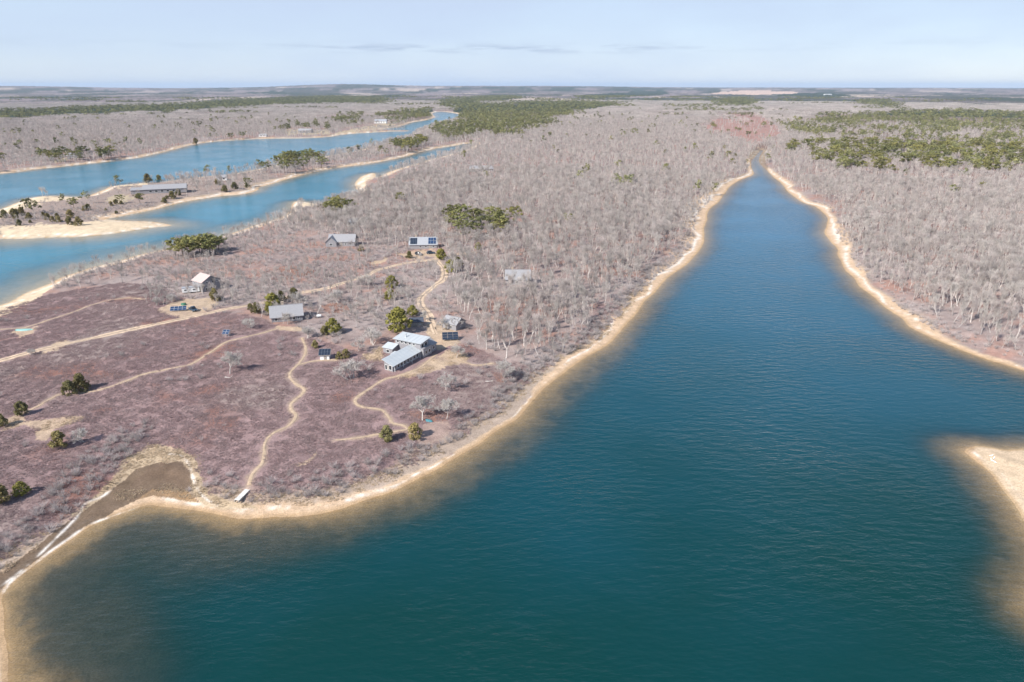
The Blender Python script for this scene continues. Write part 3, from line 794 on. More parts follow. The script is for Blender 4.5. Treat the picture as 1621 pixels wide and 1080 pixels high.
# ------------------------------------------------------------------ buildings
FOOTPRINTS = []        # (x, y, radius) kept free of wild growth
class MB:
    """collects boxes and panels into one mesh"""
    def __init__(s): s.v = []; s.f = []
    def quad(s, a, b, c, d):
        n = len(s.v); s.v += [tuple(a), tuple(b), tuple(c), tuple(d)]; s.f.append((n, n + 1, n + 2, n + 3))
    def poly(s, pts):
        n = len(s.v); s.v += [tuple(p) for p in pts]; s.f.append(tuple(range(n, n + len(pts))))
    def hexa(s, P):
        n = len(s.v); s.v += [tuple(p) for p in P]
        for q in ((0, 3, 2, 1), (4, 5, 6, 7), (0, 1, 5, 4), (1, 2, 6, 5), (2, 3, 7, 6), (3, 0, 4, 7)): s.f.append(tuple(n + i for i in q))
    def box(s, x0, x1, y0, y1, z0, z1):
        s.hexa([(x0, y0, z0), (x1, y0, z0), (x1, y1, z0), (x0, y1, z0), (x0, y0, z1), (x1, y0, z1), (x1, y1, z1), (x0, y1, z1)])
    def slab(s, a, b, c, d, t):
        """thick plate whose top is a b c d (ccw seen from above)"""
        a, b, c, d = map(Vector, (a, b, c, d)); n = (b - a).cross(d - a).normalized() * t
        s.hexa([a - n, b - n, c - n, d - n, a, b, c, d])
    def cyl(s, c, axis, r, L, n=12):
        c = Vector(c); ax = Vector(axis).normalized(); u = ax.orthogonal().normalized(); w = ax.cross(u)
        A_ = [c + (u * math.cos(6.2832 * i / n) + w * math.sin(6.2832 * i / n)) * r - ax * L / 2 for i in range(n)]
        B_ = [p_ + ax * L for p_ in A_]
        for i in range(n): s.quad(A_[i], A_[(i + 1) % n], B_[(i + 1) % n], B_[i])
        s.poly(A_[::-1]); s.poly(B_)
    def build(s, name, mat, parent=None, **kw):
        me = bpy.data.meshes.new(name); me.from_pydata(s.v, [], s.f); me.update(); me.materials.append(MATS[mat])
        return link(name, me, parent, **kw)
def place(u, v, dz=-.15):
    p_ = land_pt(u, v); p_.z += dz
    return p_
def window(parent, c, nrm, w, h, frame='white_paint'):
    """a framed pane set on a wall at c, facing nrm (local)"""
    c = Vector(c); n = Vector(nrm).normalized(); t = Vector((0, 0, 1)).cross(n).normalized(); z = Vector((0, 0, 1))
    m = MB(); fw = .11
    def bar(a0, a1, b0, b1, d0, d1):
        P = []
        for dd in (d0, d1):
            P += [c + t * a0 + z * b0 + n * dd, c + t * a1 + z * b0 + n * dd, c + t * a1 + z * b1 + n * dd, c + t * a0 + z * b1 + n * dd]
        m.hexa(P)
    bar(-w / 2, -w / 2 + fw, -h / 2, h / 2, .0, .09); bar(w / 2 - fw, w / 2, -h / 2, h / 2, .0, .09)
    bar(-w / 2 + fw, w / 2 - fw, h / 2 - fw, h / 2, .0, .09); bar(-w / 2 + fw, w / 2 - fw, -h / 2, -h / 2 + fw, .0, .09)
    fr_ = m.build('window', frame, parent)
    m = MB(); bar(-w / 2 + fw, w / 2 - fw, -h / 2 + fw, h / 2 - fw, .01, .04); m.build('pane', 'glass', fr_)
def door(parent, c, nrm, w=1.0, h=2.05, mat='wood_grey'):
    c = Vector(c); n = Vector(nrm).normalized(); t = Vector((0, 0, 1)).cross(n).normalized(); z = Vector((0, 0, 1))
    m = MB(); P = []
    for dd in (.0, .07): P += [c - t * w / 2 + n * dd, c + t * w / 2 + n * dd, c + t * w / 2 + z * h + n * dd, c - t * w / 2 + z * h + n * dd]
    m.hexa(P); d_ = m.build('door', mat, parent)
    m = MB(); q = c + t * w * .35 + z * 1.0 + n * .07
    m.box(q.x - .06, q.x + .06, q.y - .06, q.y + .06, q.z - .06, q.z + .06); m.build('handle', 'aluminium', d_)
def gable_walls(L, Wd, h, rise, apex=0.0):
    m = MB(); a, b = L / 2, Wd / 2
    m.quad((-a, -b, 0), (a, -b, 0), (a, -b, h), (-a, -b, h)); m.quad((a, b, 0), (-a, b, 0), (-a, b, h), (a, b, h))
    m.poly([(a, -b, 0), (a, b, 0), (a, b, h), (a, apex, h + rise), (a, -b, h)])
    m.poly([(-a, b, 0), (-a, -b, 0), (-a, -b, h), (-a, apex, h + rise), (-a, b, h)])
    return m
def roof_pair(parent, L, Wd, h, rise, mat, over=.35, t=.16, apex=0.0, up=.06, courses=0):
    a = L / 2 + over
    s1 = rise / (Wd / 2 + apex); s2 = rise / (Wd / 2 - apex)
    m = MB()
    y0, y1 = -Wd / 2 - over, Wd / 2 + over
    z0, z1, zr = h - over * s1 + up + t, h - over * s2 + up + t, h + rise + up + t
    m.slab((-a, y0, z0), (a, y0, z0), (a, apex, zr), (-a, apex, zr), t)
    m.slab((-a, apex + .003, zr - .003), (a, apex + .003, zr - .003), (a, y1, z1), (-a, y1, z1), t)
    r_ = m.build('roof', mat, parent)
    m = MB(); m.box(-a - .02, a + .02, apex - .14, apex + .14, zr - .06, zr + .05); m.build('ridge_cap', mat, r_)
    return r_
def solar_grid(parent, o, ux, uy, nx, ny, pw, ph, mat, gap=.06, up=.1):
    """modules laid on the plane at corner o, axes ux uy (unit)"""
    o, ux, uy = Vector(o), Vector(ux).normalized(), Vector(uy).normalized(); n = ux.cross(uy).normalized()
    for i in range(nx):
        for k in range(ny):
            a = o + ux * (i * (pw + gap)) + uy * (k * (ph + gap)) + n * up
            m = MB(); P = [a - n * .045, a + ux * pw - n * .045, a + ux * pw + uy * ph - n * .045, a + uy * ph - n * .045]
            m.hexa(P + [q + n * .045 for q in P]); f_ = m.build('solar_panel', 'aluminium' if mat == 'solar_cell' else 'dark_frame', parent)
            m = MB(); e = .05; c0 = a + ux * e + uy * e; P = [c0, c0 + ux * (pw - 2 * e), c0 + ux * (pw - 2 * e) + uy * (ph - 2 * e), c0 + uy * (ph - 2 * e)]
            P = [q + n * .002 for q in P]; m.hexa(P + [q + n * .012 for q in P]); m.build('cell_sheet', mat, f_)
def keep(p_, r_): FOOTPRINTS.append((p_[0], p_[1], r_))
def heading(dx, dy): return math.atan2(dy, dx)

# --- the main house: long low wing, high cross block, corner box and back rooms
O = place(622, 589); RZ = heading(.88, -.47)       # local x = to the right of the wing, local y = away along it
T = thing('main_house', 'large grey shingled house with pale metal roofs at the end of the track', 'house', O, RZ)
for (bx, by, rr_) in ((-2, 3, 6), (-2, 9, 6), (-2, 15, 7), (-6, 17, 7), (-1, 23, 7), (-10, 16, 5)):
    c_, s_ = math.cos(RZ), math.sin(RZ); keep((O.x + bx * c_ - by * s_, O.y + bx * s_ + by * c_), rr_)
T.scale = (.9, .9, .9)
m = MB()     # wing walls (shed roof, high on the left)
hl, hr = 4.1, 2.7
m.quad((-3.7, 0, 0), (0, 0, 0), (0, 0, hr), (-3.7, 0, hl)); m.quad((0, 0, 0), (0, 16.6, 0), (0, 16.6, hr), (0, 0, hr))
m.quad((0, 16.6, 0), (-3.7, 16.6, 0), (-3.7, 16.6, hl), (0, 16.6, hr)); m.quad((-3.7, 16.6, 0), (-3.7, 0, 0), (-3.7, 0, hl), (-3.7, 16.6, hl))
m.build('wing_wall', 'grey_shingle', T)
m = MB(); sl = (hl - hr) / 3.7
m.slab((-4.3, -.6, hl + .6 * sl + .2), (.8, -.6, hr - .8 * sl + .2), (.8, 16.9, hr - .8 * sl + .2), (-4.3, 16.9, hl + .6 * sl + .2), .16)
rf = m.build('roof', 'metal_roof', T)
for k in range(9):   # standing seams
    yy = .4 + k * 1.95
    m = MB(); m.slab((-4.3, yy, hl + .6 * sl + .25), (.8, yy, hr - .8 * sl + .25), (.8, yy + .07, hr - .8 * sl + .25), (-4.3, yy + .07, hl + .6 * sl + .25), .045); m.build('seam', 'metal_roof', rf)
for k in range(8): window(T, (0, 1.4 + k * 1.95, 1.45), (1, 0, 0), 1.25, 1.7)
window(T, (-2.9, 0, 1.5), (0, -1, 0), 1.0, 2.0); window(T, (-1.05, 0, 1.6), (0, -1, 0), 1.3, 1.8); door(T, (-2.1, 0, .1), (0, -1, 0), .85, 2.0)
for k in range(4):
    m = MB(); m.box(.62, .74, .3 + k * 5.2, .42 + k * 5.2, 0, 2.45); m.build('porch_post', 'white_paint', T)
m = MB()     # high cross block
m.box(-11.5, .4, 16.9, 22.0, 0, 5.5); m.build('block_wall', 'grey_shingle', T)
m = MB(); m.slab((-12.1, 16.2, 5.75), (1.1, 16.2, 5.75), (1.1, 22.8, 6.5), (-12.1, 22.8, 6.5), .2); rf = m.build('roof', 'metal_roof', T)
for k in range(7):
    xx = -11.6 + k * 2.0
    m = MB(); m.slab((xx, 16.2, 5.80), (xx + .07, 16.2, 5.80), (xx + .07, 22.8, 6.55), (xx, 22.8, 6.55), .045); m.build('seam', 'metal_roof', rf)
for k in range(5): window(T, (-10.2 + k * 1.9, 16.9, 4.7), (0, -1, 0), 1.2, 1.0)
window(T, (.4, 18.2, 4.3), (1, 0, 0), 1.6, 1.7); window(T, (.4, 20.4, 4.3), (1, 0, 0), 1.6, 1.7)
m = MB(); m.box(-2.2, 1.6, 16.96, 22.4, 0, 3.5)      # corner box
m.build('corner_wall', 'silver_shingle', T)
m = MB(); m.box(-2.3, 1.75, 16.85, 22.55, 3.5, 3.66); m.build('flat_roof', 'grey_shingle', T)
window(T, (1.6, 18.6, 1.7), (1, 0, 0), 1.3, 1.5); window(T, (1.6, 20.8, 1.7), (1, 0, 0), 1.3, 1.5)
for (x0, x1, y0, y1, hh) in ((-5.6, 1.1, 22.6, 26.4, 3.0), (-11.2, -5.8, 22.2, 26.6, 2.9)):   # back rooms with grey roofs
    m = MB(); m.box(x0, x1, y0, y1, 0, hh); m.build('back_wall', 'grey_shingle', T)
    m = MB(); xm = (x0 + x1) / 2
    m.slab((x0 - .4, y0 - .05, hh - .15), (xm, y0 - .05, hh + 1.5), (xm, y1 + .4, hh + 1.5), (x0 - .4, y1 + .4, hh - .15), .15)
    m.slab((xm + .003, y0 - .05, hh + 1.497), (x1 + .4, y0 - .05, hh - .15), (x1 + .4, y1 + .4, hh - .15), (xm + .003, y1 + .4, hh + 1.497), .15)
    m.build('roof', 'silver_shingle', T)
window(T, (1.1, 24.5, 1.6), (1, 0, 0), 1.3, 1.3)
m = MB(); m.box(-14.6, -10.2, 13.2, 16.85, 0, 2.7); m.build('side_wall', 'grey_shingle', T)
m = MB(); m.slab((-15.0, 12.8, 2.75), (-9.8, 12.8, 2.75), (-9.8, 16.8, 3.7), (-15.0, 16.8, 3.7), .15); m.build('roof', 'metal_roof', T)
window(T, (-12.4, 13.2, 1.5), (0, -1, 0), 1.5, 1.2)
m = MB(); m.box(-7.6, -4.6, 6.0, 8.6, 0, .45); m.build('deck', 'wood_grey', T)
m = MB(); m.slab((-7.9, 8.9, 2.5), (-4.5, 8.9, 2.5), (-4.5, 11.6, 2.9), (-7.9, 11.6, 2.9), .12); m.build('porch_roof', 'metal_roof', T)
for xx in (-7.7, -4.8):
    m = MB(); m.box(xx, xx + .14, 9.0, 9.14, 0, 2.4); m.build('porch_post', 'white_paint', T)
m = MB(); m.box(-8.2, -7.8, 19, 19.5, 6.1, 7.4); m.build('flue', 'aluminium', T)

def cottage(name, u, v, L, Wd, h, rise, dirx, wall, roofm, label, wins, chim=None, back=0.0, apex=0.0, keepr=None, doorx=None, over=.35):
    p_ = place(u, v); rz = heading(*dirx)
    d_ = Vector((dirx[0], dirx[1])).normalized(); nrm = Vector((-d_.y, d_.x))
    p_ = p_ + Vector((nrm.x, nrm.y, 0)) * (Wd / 2 + back); p_.z = float(ground_h(p_.x, p_.y)[0]) - .15
    t = thing(name, label, 'house' if 'house' in name else name.split('_')[-1], p_, rz)
    keep(p_, keepr or max(L, Wd) * .5)
    gable_walls(L, Wd, h, rise, apex).build('wall', wall, t)
    r_ = roof_pair(t, L, Wd, h, rise, roofm, over=over, apex=apex)
    for (fx, z, face, w_, h_) in wins:
        if face == 'f': window(t, (fx * L / 2, -Wd / 2, z), (0, -1, 0), w_, h_)
        if face == 'r': window(t, (L / 2, fx * Wd / 2, z), (1, 0, 0), w_, h_)
        if face == 'l': window(t, (-L / 2, fx * Wd / 2, z), (-1, 0, 0), w_, h_)
    if doorx is not None: door(t, (doorx * L / 2, -Wd / 2, .15), (0, -1, 0))
    if chim:
        m = MB(); m.box(chim[0] - .45, chim[0] + .45, chim[1] - .4, chim[1] + .4, h + .3, h + rise + 1.1); ch = m.build('chimney', 'brick', r_)
        m = MB(); m.box(chim[0] - .55, chim[0] + .55, chim[1] - .5, chim[1] + .5, h + rise + 1.1, h + rise + 1.25); m.build('chimney_cap', 'brick', r_)
    return t, r_

# --- two-storey house with the gable turned to the pond
t2, r2 = cottage('two_storey_house', 322, 459, 8.0, 9.2, 4.6, 2.4, (.80, -.60), 'grey_shingle', 'tan_roof', 'tall grey two-storey gabled house beside the western pond',
    [(-.45, 4.2, 'r', .9, 1.2), (.15, 4.0, 'r', .9, 1.2), (.62, 4.2, 'r', .9, 1.2), (-.6, 1.5, 'r', .9, 1.2), (-.1, 1.5, 'r', .9, 1.2), (.2, 1.5, 'r', .9, 1.2), (-.4, 3.8, 'f', .9, 1.2), (.3, 3.8, 'f', .9, 1.2), (0, 1.5, 'f', 1.2, 1.2)], back=-2.5, doorx=.6)
# --- shingled cottage with chimney
t3, r3 = cottage('shingled_cottage', 455, 509, 11.6, 8.6, 2.5, 3.1, (.95, .31), 'grey_shingle', 'silver_shingle', 'weathered grey cottage with a tan chimney beside the straight track',
    [(-.7, 1.4, 'f', 1.2, 1.1), (-.25, 1.4, 'f', 1.0, 1.1), (.45, 1.4, 'f', 1.2, 1.1), (.75, 1.4, 'f', .8, 1.1), (-.3, 1.5, 'r', 1.1, 1.2), (.3, 1.5, 'r', 1.1, 1.2)], chim=(-1.2, 1.2), doorx=.1, over=.6)
# --- cabin with solar roof by the parked cars
t4, r4 = cottage('solar_roof_house', 670, 394, 15.5, 9.0, 2.5, 3.3, (1, .05), 'grey_shingle', 'white_roof', 'small house with a white roof carrying two blocks of solar panels',
    [(-.2, 1.4, 'f', 1.2, 1.1), (.2, 1.4, 'f', 1.2, 1.1), (.75, 1.4, 'f', 1.2, 1.1)], chim=(-4.2, .6), doorx=.48, over=.5)
sl4 = Vector((0, 4.5, 3.3)).normalized(); b4 = Vector((0, -4.5 - .2, 2.5 - .15 + .24))
solar_grid(t4, b4 + Vector((2.9, 0, 0)) + sl4 * .35, (1, 0, 0), sl4, 3, 2, 1.45, 2.35, 'solar_cell')
solar_grid(t4, b4 + Vector((-7.3, 0, 0)) + sl4 * .35, (1, 0, 0), sl4, 4, 2, .92, 2.3, 'solar_cell_dark')
# --- house in the oaks
t5, r5 = cottage('forest_house', 820, 451, 11.4, 9.0, 2.6, 3.4, (1, .0), 'grey_shingle', 'silver_shingle', 'grey-roofed house standing alone deep in the bare oaks',
    [(-.6, 1.4, 'f', 1.3, 1.2), (-.1, 1.4, 'f', 1.3, 1.2), (.7, 1.4, 'f', 1.3, 1.2)], chim=(-2.6, .8), doorx=.3, over=.4)
# --- wide cottage further back with a cross wing
t6, r6 = cottage('cross_wing_house', 541, 390, 15.0, 9.5, 2.6, 3.4, (1, .03), 'grey_shingle', 'silver_shingle', 'long grey house with a cross wing among leafless trees',
    [(-.2, 1.4, 'f', 1.2, 1.1), (.3, 1.4, 'f', 1.2, 1.1), (.7, 1.4, 'f', 1.2, 1.1)], over=.4, doorx=0)
m = MB(); m.poly([(-8.8, -6.5, 0), (-2.6, -6.5, 0), (-2.6, -6.5, 2.8), (-5.7, -6.5, 5.6), (-8.8, -6.5, 2.8)])
m.quad((-2.6, -6.5, 0), (-2.6, 4.6, 0), (-2.6, 4.6, 2.8), (-2.6, -6.5, 2.8)); m.quad((-8.8, 4.6, 0), (-8.8, -6.5, 0), (-8.8, -6.5, 2.8), (-8.8, 4.6, 2.8))
m.poly([(-2.6, 4.6, 0), (-8.8, 4.6, 0), (-8.8, 4.6, 2.8), (-5.7, 4.6, 5.6), (-2.6, 4.6, 2.8)]); m.build('wing_wall', 'grey_shingle', t6)
m = MB(); m.slab((-9.3, -6.9, 2.55), (-5.7, -6.9, 5.85), (-5.7, 5.0, 5.85), (-9.3, 5.0, 2.55), .15); m.slab((-5.695, -6.9, 5.845), (-2.1, -6.9, 2.55), (-2.1, 5.0, 2.55), (-5.695, 5.0, 5.845), .15)
m.build('wing_roof', 'silver_shingle', t6); window(t6, (-5.7, -6.5, 1.5), (0, -1, 0), 1.6, 1.3)
# --- outbuildings
t7, r7 = cottage('grey_barn', 711, 521, 6.6, 6.2, 2.3, 1.9, (.85, -.53), 'grey_shingle', 'silver_shingle', 'small grey-roofed barn behind the ground solar array', [(.3, 1.3, 'f', .9, .9), (0, 1.4, 'r', .9, .9)], doorx=-.4, keepr=5)
t8, r8 = cottage('dark_roofed_shed', 660, 517, 4.8, 3.6, 1.9, 1.1, (.97, .2), 'wood_grey', 'dark_roof', 'low shed with a dark roof beside the big green pine', [(.5, 1.1, 'f', .7, .7)], doorx=-.2, keepr=4)
p_ = place(515, 568); t9 = thing('solar_shed', 'small white shed with a dark panelled roof beside the footpath', 'shed', p_, heading(1, .1)); keep(p_, 4)
m = MB(); m.quad((-1.5, -1.1, 0), (1.5, -1.1, 0), (1.5, -1.1, 1.9), (-1.5, -1.1, 1.9)); m.quad((1.5, -1.1, 0), (1.5, 1.1, 0), (1.5, 1.1, 2.9), (1.5, -1.1, 1.9)); m.quad((1.5, 1.1, 0), (-1.5, 1.1, 0), (-1.5, 1.1, 2.9), (1.5, 1.1, 2.9)); m.quad((-1.5, 1.1, 0), (-1.5, -1.1, 0), (-1.5, -1.1, 1.9), (-1.5, 1.1, 2.9))
m.build('wall', 'white_paint', t9); m = MB(); m.slab((-2.0, -1.5, 1.86), (2.0, -1.5, 1.86), (2.0, 1.5, 3.22), (-2.0, 1.5, 3.22), .12); rr9 = m.build('roof', 'wood_grey', t9)
sl9 = Vector((0, 3.0, 1.36)).normalized(); solar_grid(t9, Vector((-1.95, -1.4, 1.92)), (1, 0, 0), sl9, 4, 2, .92, 1.5, 'solar_cell_dark', gap=.05, up=.07); door(t9, (.2, -1.1, .1), (0, -1, 0), .9, 1.7)
# --- ground-mounted arrays
def array(u, v, nx, ny, pw, ph, tilt, dirx, mat, label, low=.5, name='solar_array'):
    p_ = place(u, v, 0); t = thing(name, label, 'solar array', p_, heading(*dirx)); keep(p_, nx * pw * .55 + 1)
    w_ = nx * (pw + .06); H_ = ny * (ph + .06); sl = Vector((0, math.cos(tilt), math.sin(tilt)))
    solar_grid(t, (-w_ / 2, -H_ / 2 * math.cos(tilt), low), (1, 0, 0), sl, nx, ny, pw, ph, mat)
    for sx in (-.42, 0, .42):
        m = MB(); m.box(sx * w_ - .06, sx * w_ + .06, -H_ * .35 * math.cos(tilt), -H_ * .35 * math.cos(tilt) + .1, -.2, low + H_ * .15 * math.sin(tilt)); m.build('post', 'aluminium', t)
        m = MB(); m.box(sx * w_ - .06, sx * w_ + .06, H_ * .35 * math.cos(tilt), H_ * .35 * math.cos(tilt) + .1, -.2, low + H_ * .85 * math.sin(tilt)); m.build('post', 'aluminium', t)
    for k in (.2, .8):
        q = sl * (H_ * k); m = MB(); m.box(-w_ / 2, w_ / 2, -H_ / 2 * math.cos(tilt) + q.y - .05, -H_ / 2 * math.cos(tilt) + q.y + .05, low + q.z - .08, low + q.z + .02); m.build('rail', 'aluminium', t)
    return t
array(713, 538, 3, 3, 1.9, 1.0, R(42), (.99, .12), 'solar_cell_dark', 'square ground array of dark blue solar panels beside the main house')
array(283, 492, 4, 2, 1.5, 1.15, R(30), (.97, .22), 'solar_cell', 'low row of blue solar panels next to the parked pickup', low=.4)
array(359, 532, 2, 2, 1.25, .95, R(35), (.99, -.1), 'solar_cell', 'small blue solar panel on a white stand alone in the heath', low=1.0)

# --- far buildings
def far_house(name, u, v, L, Wd, h, rise, dirx, wall, roofm, label, n=3, cat='house'):
    p_ = place(u, v); t = thing(name, label, cat, p_, heading(*dirx)); keep(p_, L * .6)
    gable_walls(L, Wd, h, rise).build('wall', wall, t); roof_pair(t, L, Wd, h, rise, roofm, over=.6, t=.25)
    for k in range(n): window(t, ((-.8 + 1.6 * (k + .5) / n) * L / 2, -Wd / 2, h * .55), (0, -1, 0), L / n * .4, h * .45)
    return t
t_ = far_house('island_house', 263, 304, 34, 13, 3.6, 3.0, (.94, .34), 'grey_shingle', 'silver_shingle', 'long low grey house on the narrow strip between the ponds', 6)
m = MB(); m.box(-27, -17.3, -4, 4, 0, 3.2); m.build('annex_wall', 'grey_shingle', t_); m = MB(); m.slab((-27.6, -4.6, 3.3), (-17.35, -4.6, 3.3), (-17.35, 4.6, 4.6), (-27.6, 4.6, 4.6), .25); m.build('annex_roof', 'silver_shingle', t_)
far_house('shore_house', 118, 250, 13, 9, 3.4, 2.6, (1, .1), 'grey_shingle', 'metal_roof', 'pale-roofed house among pines on the far left shore', 3)
far_house('shore_house', 484, 210, 26, 14, 4.2, 3.2, (1, -.1), 'grey_shingle', 'silver_shingle', 'wide grey house above the lawn on the far shore', 5)
far_house('shore_house', 603, 195, 30, 16, 5.0, 4.0, (1, 0), 'white_paint', 'white_roof', 'white house in front of pines near the far narrows', 4)
far_house('shore_cabin', 417, 216, 14, 9, 2.6, 2.2, (1, 0), 'white_paint', 'silver_shingle', 'small pale cabin at the water on the far shore', 2, 'cabin')
far_house('strip_cabin', 352, 285, 9, 7, 3.0, 2.0, (1, .3), 'white_paint', 'silver_shingle', 'little white cabin under trees on the strip between the ponds', 2, 'cabin')
far_house('clearing_house', 762, 271, 26, 12, 3.0, 2.8, (1, .05), 'grey_shingle', 'silver_shingle', 'grey roofs showing above the oak woods in the middle distance', 4)
far_house('clearing_cabin', 557, 356, 7, 5, 2.4, 1.6, (1, .2), 'white_paint', 'white_roof', 'tiny white-roofed cabin behind the long grey house', 2, 'cabin')
far_house('distant_hall', 1310, 151, 70, 30, 8, 5, (1, 0), 'white_paint', 'white_roof', 'big white building far off on the right plain', 6, 'building')

# ------------------------------------------------------------------ vehicles and small things
def car(u, v, dirx, paint, label, kind='suv', name='parked_car', cat='car'):
    p_ = place(u, v, 0); t = thing(name, label, cat, p_, heading(*dirx)); keep(p_, 3.2)
    def loft(secs, nm, mat, par):
        """hull from cross-sections (x, half width, z low, z high, top half width)"""
        m = MB(); rings = [[(x, -w_, z0), (x, -w_, z0 + (z1 - z0) * .6), (x, -tw, z1), (x, tw, z1), (x, w_, z0 + (z1 - z0) * .6), (x, w_, z0)] for x, w_, z0, z1, tw in secs]
        for a_, b_ in zip(rings[:-1], rings[1:]):
            for i in range(6): m.quad(a_[i], b_[i], b_[(i + 1) % 6], a_[(i + 1) % 6])
        m.poly(rings[0]); m.poly(rings[-1][::-1]); return m.build(nm, mat, par)
    b_ = loft([(-2.35, .80, .45, .85, .70), (-2.2, .92, .38, 1.0, .86), (-.9, .95, .35, 1.05, .88), (.9, .95, .35, 1.05, .88), (1.5, .94, .36, 1.0, .84), (2.2, .88, .38, .88, .74), (2.35, .76, .45, .75, .6)], 'body', paint, t)
    if kind == 'pickup':
        loft([(-.55, .86, 1.04, 1.55, .74), (-.45, .86, 1.04, 1.85, .72), (.55, .86, 1.04, 1.85, .72), (1.25, .84, 1.0, 1.1, .76)], 'cabin', 'glass', t)
        m = MB(); m.box(-.42, .5, -.70, .70, 1.86, 1.90); m.build('roof', paint, t)
        m = MB(); m.box(-2.1, -.7, -.72, .72, 1.06, 1.10); m.build('cargo_bed', 'tyre', t)
        for sy in (-1, 1):
            m = MB(); m.box(-2.2, -.6, sy * .84 - .06, sy * .84 + .06, 1.05, 1.25); m.build('bed_rail', paint, t)
    else:
        loft([(-2.15, .84, 1.0, 1.2, .72), (-1.8, .86, 1.04, 1.68, .68), (.35, .86, 1.04, 1.72, .70), (1.15, .84, 1.0, 1.08, .76)], 'cabin', 'glass', t)
        m = MB(); m.box(-1.75, .3, -.66, .66, 1.71, 1.77); m.build('roof', paint, t)
    for sx in (-1.45, 1.45):
        for sy in (-.86, .86):
            m = MB(); m.cyl((sx, sy, .36), (0, 1, 0), .36, .24); w_ = m.build('wheel', 'tyre', t)
            m = MB(); m.cyl((sx, sy * 1.13, .36), (0, 1, 0), .2, .06, 8); m.build('rim', 'aluminium', w_)
    for sy in (-.6, .6):
        m = MB(); m.box(2.28, 2.40, sy - .16, sy + .16, .62, .78); m.build('headlight', 'white_paint', t)
    return t
car(306, 492, (.75, -.66), 'car_blue', 'dark pickup truck parked on bare sand beside the solar panels', 'pickup', 'parked_truck', 'truck')
car(663, 404, (.8, -.6), 'car_black', 'black car parked in front of the solar-roofed house, the left one', 'suv')
car(682, 402, (.95, .3), 'car_blue', 'dark blue car parked in front of the solar-roofed house, the right one', 'suv')
car(346, 474, (.97, .2), 'car_black', 'dark car half hidden under trees near the two-storey house', 'suv')
# white trailer by the two-storey house
p_ = place(303, 463, 0); t = thing('white_trailer', 'long white flat-roofed trailer in front of the two-storey house', 'trailer', p_, heading(.93, .36)); keep(p_, 5)
m = MB(); m.box(-3.6, 3.6, -1.3, 1.3, .5, 2.5); m.build('body', 'white_paint', t)
m = MB(); m.box(-3.7, 3.7, -1.4, 1.4, 2.5, 2.62); m.build('roof', 'white_roof', t)
for x_ in (-2.2, 1.4): window(t, (x_, -1.3, 1.6), (0, -1, 0), 1.1, .7, 'aluminium')
door(t, (-.4, -1.3, .55), (0, -1, 0), .8, 1.75, 'white_paint')
for sy in (-1.1, 1.1):
    m = MB(); m.cyl((.2, sy, .33), (0, 1, 0), .33, .22); m.build('wheel', 'tyre', t)
m = MB(); m.box(3.6, 4.8, -.08, .08, .5, .6); m.build('tow_bar', 'aluminium', t)
for x_, z_ in ((-1.5, 2.62), (1.7, 2.62)):
    m = MB(); m.box(x_ - .5, x_ + .5, -.45, .45, z_, z_ + .22); m.build('roof_hatch', 'aluminium', t)
# overturned teal boat on the sandy track, green tarp, small blue-green tarp under the oaks
def hull(name, u, v, L, B, Hh, dirx, mat, label, cat):
    p_ = place(u, v, 0); keep(p_, L * .5); vs_, fs_ = [], []; n = 11; k = 7
    for i in range(n):
        s_ = -1 + 2 * i / (n - 1); w_ = B * (1 - abs(s_) ** 2.4) + .03; hh = Hh * (1 - .35 * abs(s_) ** 3)
        for q in range(k):
            a_ = math.pi * q / (k - 1); vs_.append((s_ * L / 2, math.cos(a_) * w_, math.sin(a_) ** .8 * hh))
    for i in range(n - 1):
        for q in range(k - 1): fs_.append((i * k + q, (i + 1) * k + q, (i + 1) * k + q + 1, i * k + q + 1))
    fs2 = [list(range(k))[::-1], list(range((n - 1) * k, n * k))]
    me = bpy.data.meshes.new(name); me.from_pydata(vs_, [], fs_ + fs2); me.update(); me.materials.append(MATS[mat]); me.polygons.foreach_set('use_smooth', [True] * len(me.polygons))
    t = thing(name, label, cat, p_, heading(*dirx)); link('hull', me, t)
    m = MB(); m.box(-L * .42, L * .42, -.05, .05, Hh * .9, Hh * 1.06); m.build('keel', mat, t)
hull('overturned_boat', 38, 523, 6.4, .8, .55, (1, .1), 'teal_plastic', 'pale turquoise boat lying keel up on the sandy path at far left', 'boat')
hull('rowing_boat', 679, 667, 2.2, .55, .5, (.9, -.4), 'teal_tarp', 'small teal upturned dinghy under the two bare oaks near the bluff', 'boat')
hull('tarp_heap', 291, 483, 2.2, .8, .9, (.9, .3), 'green_tarp', 'heap under a green tarp behind the pickup truck', 'tarp')
hull('grey_skiff', 873, 469, 4.2, .7, .5, (.95, -.3), 'silver_shingle', 'grey upturned skiff at the edge of the oaks above the beach', 'boat')
# propane tank
p_ = place(505, 503, 0); t = thing('propane_tank', 'white gas tank on the ground east of the shingled cottage', 'tank', p_, .4)
m = MB(); m.cyl((0, 0, .75), (1, 0, 0), .55, 1.5, 14); m.cyl((-.85, 0, .75), (1, 0, 0), .42, .22, 14); m.cyl((.85, 0, .75), (1, 0, 0), .42, .22, 14); m.build('shell', 'white_paint', t)
for x_ in (-.5, .5):
    m = MB(); m.box(x_ - .08, x_ + .08, -.4, .4, -.1, .28); m.build('foot', 'wood_grey', t)
m = MB(); m.cyl((0, 0, 1.36), (0, 0, 1), .16, .2, 8); m.build('dome_lid', 'white_paint', t)
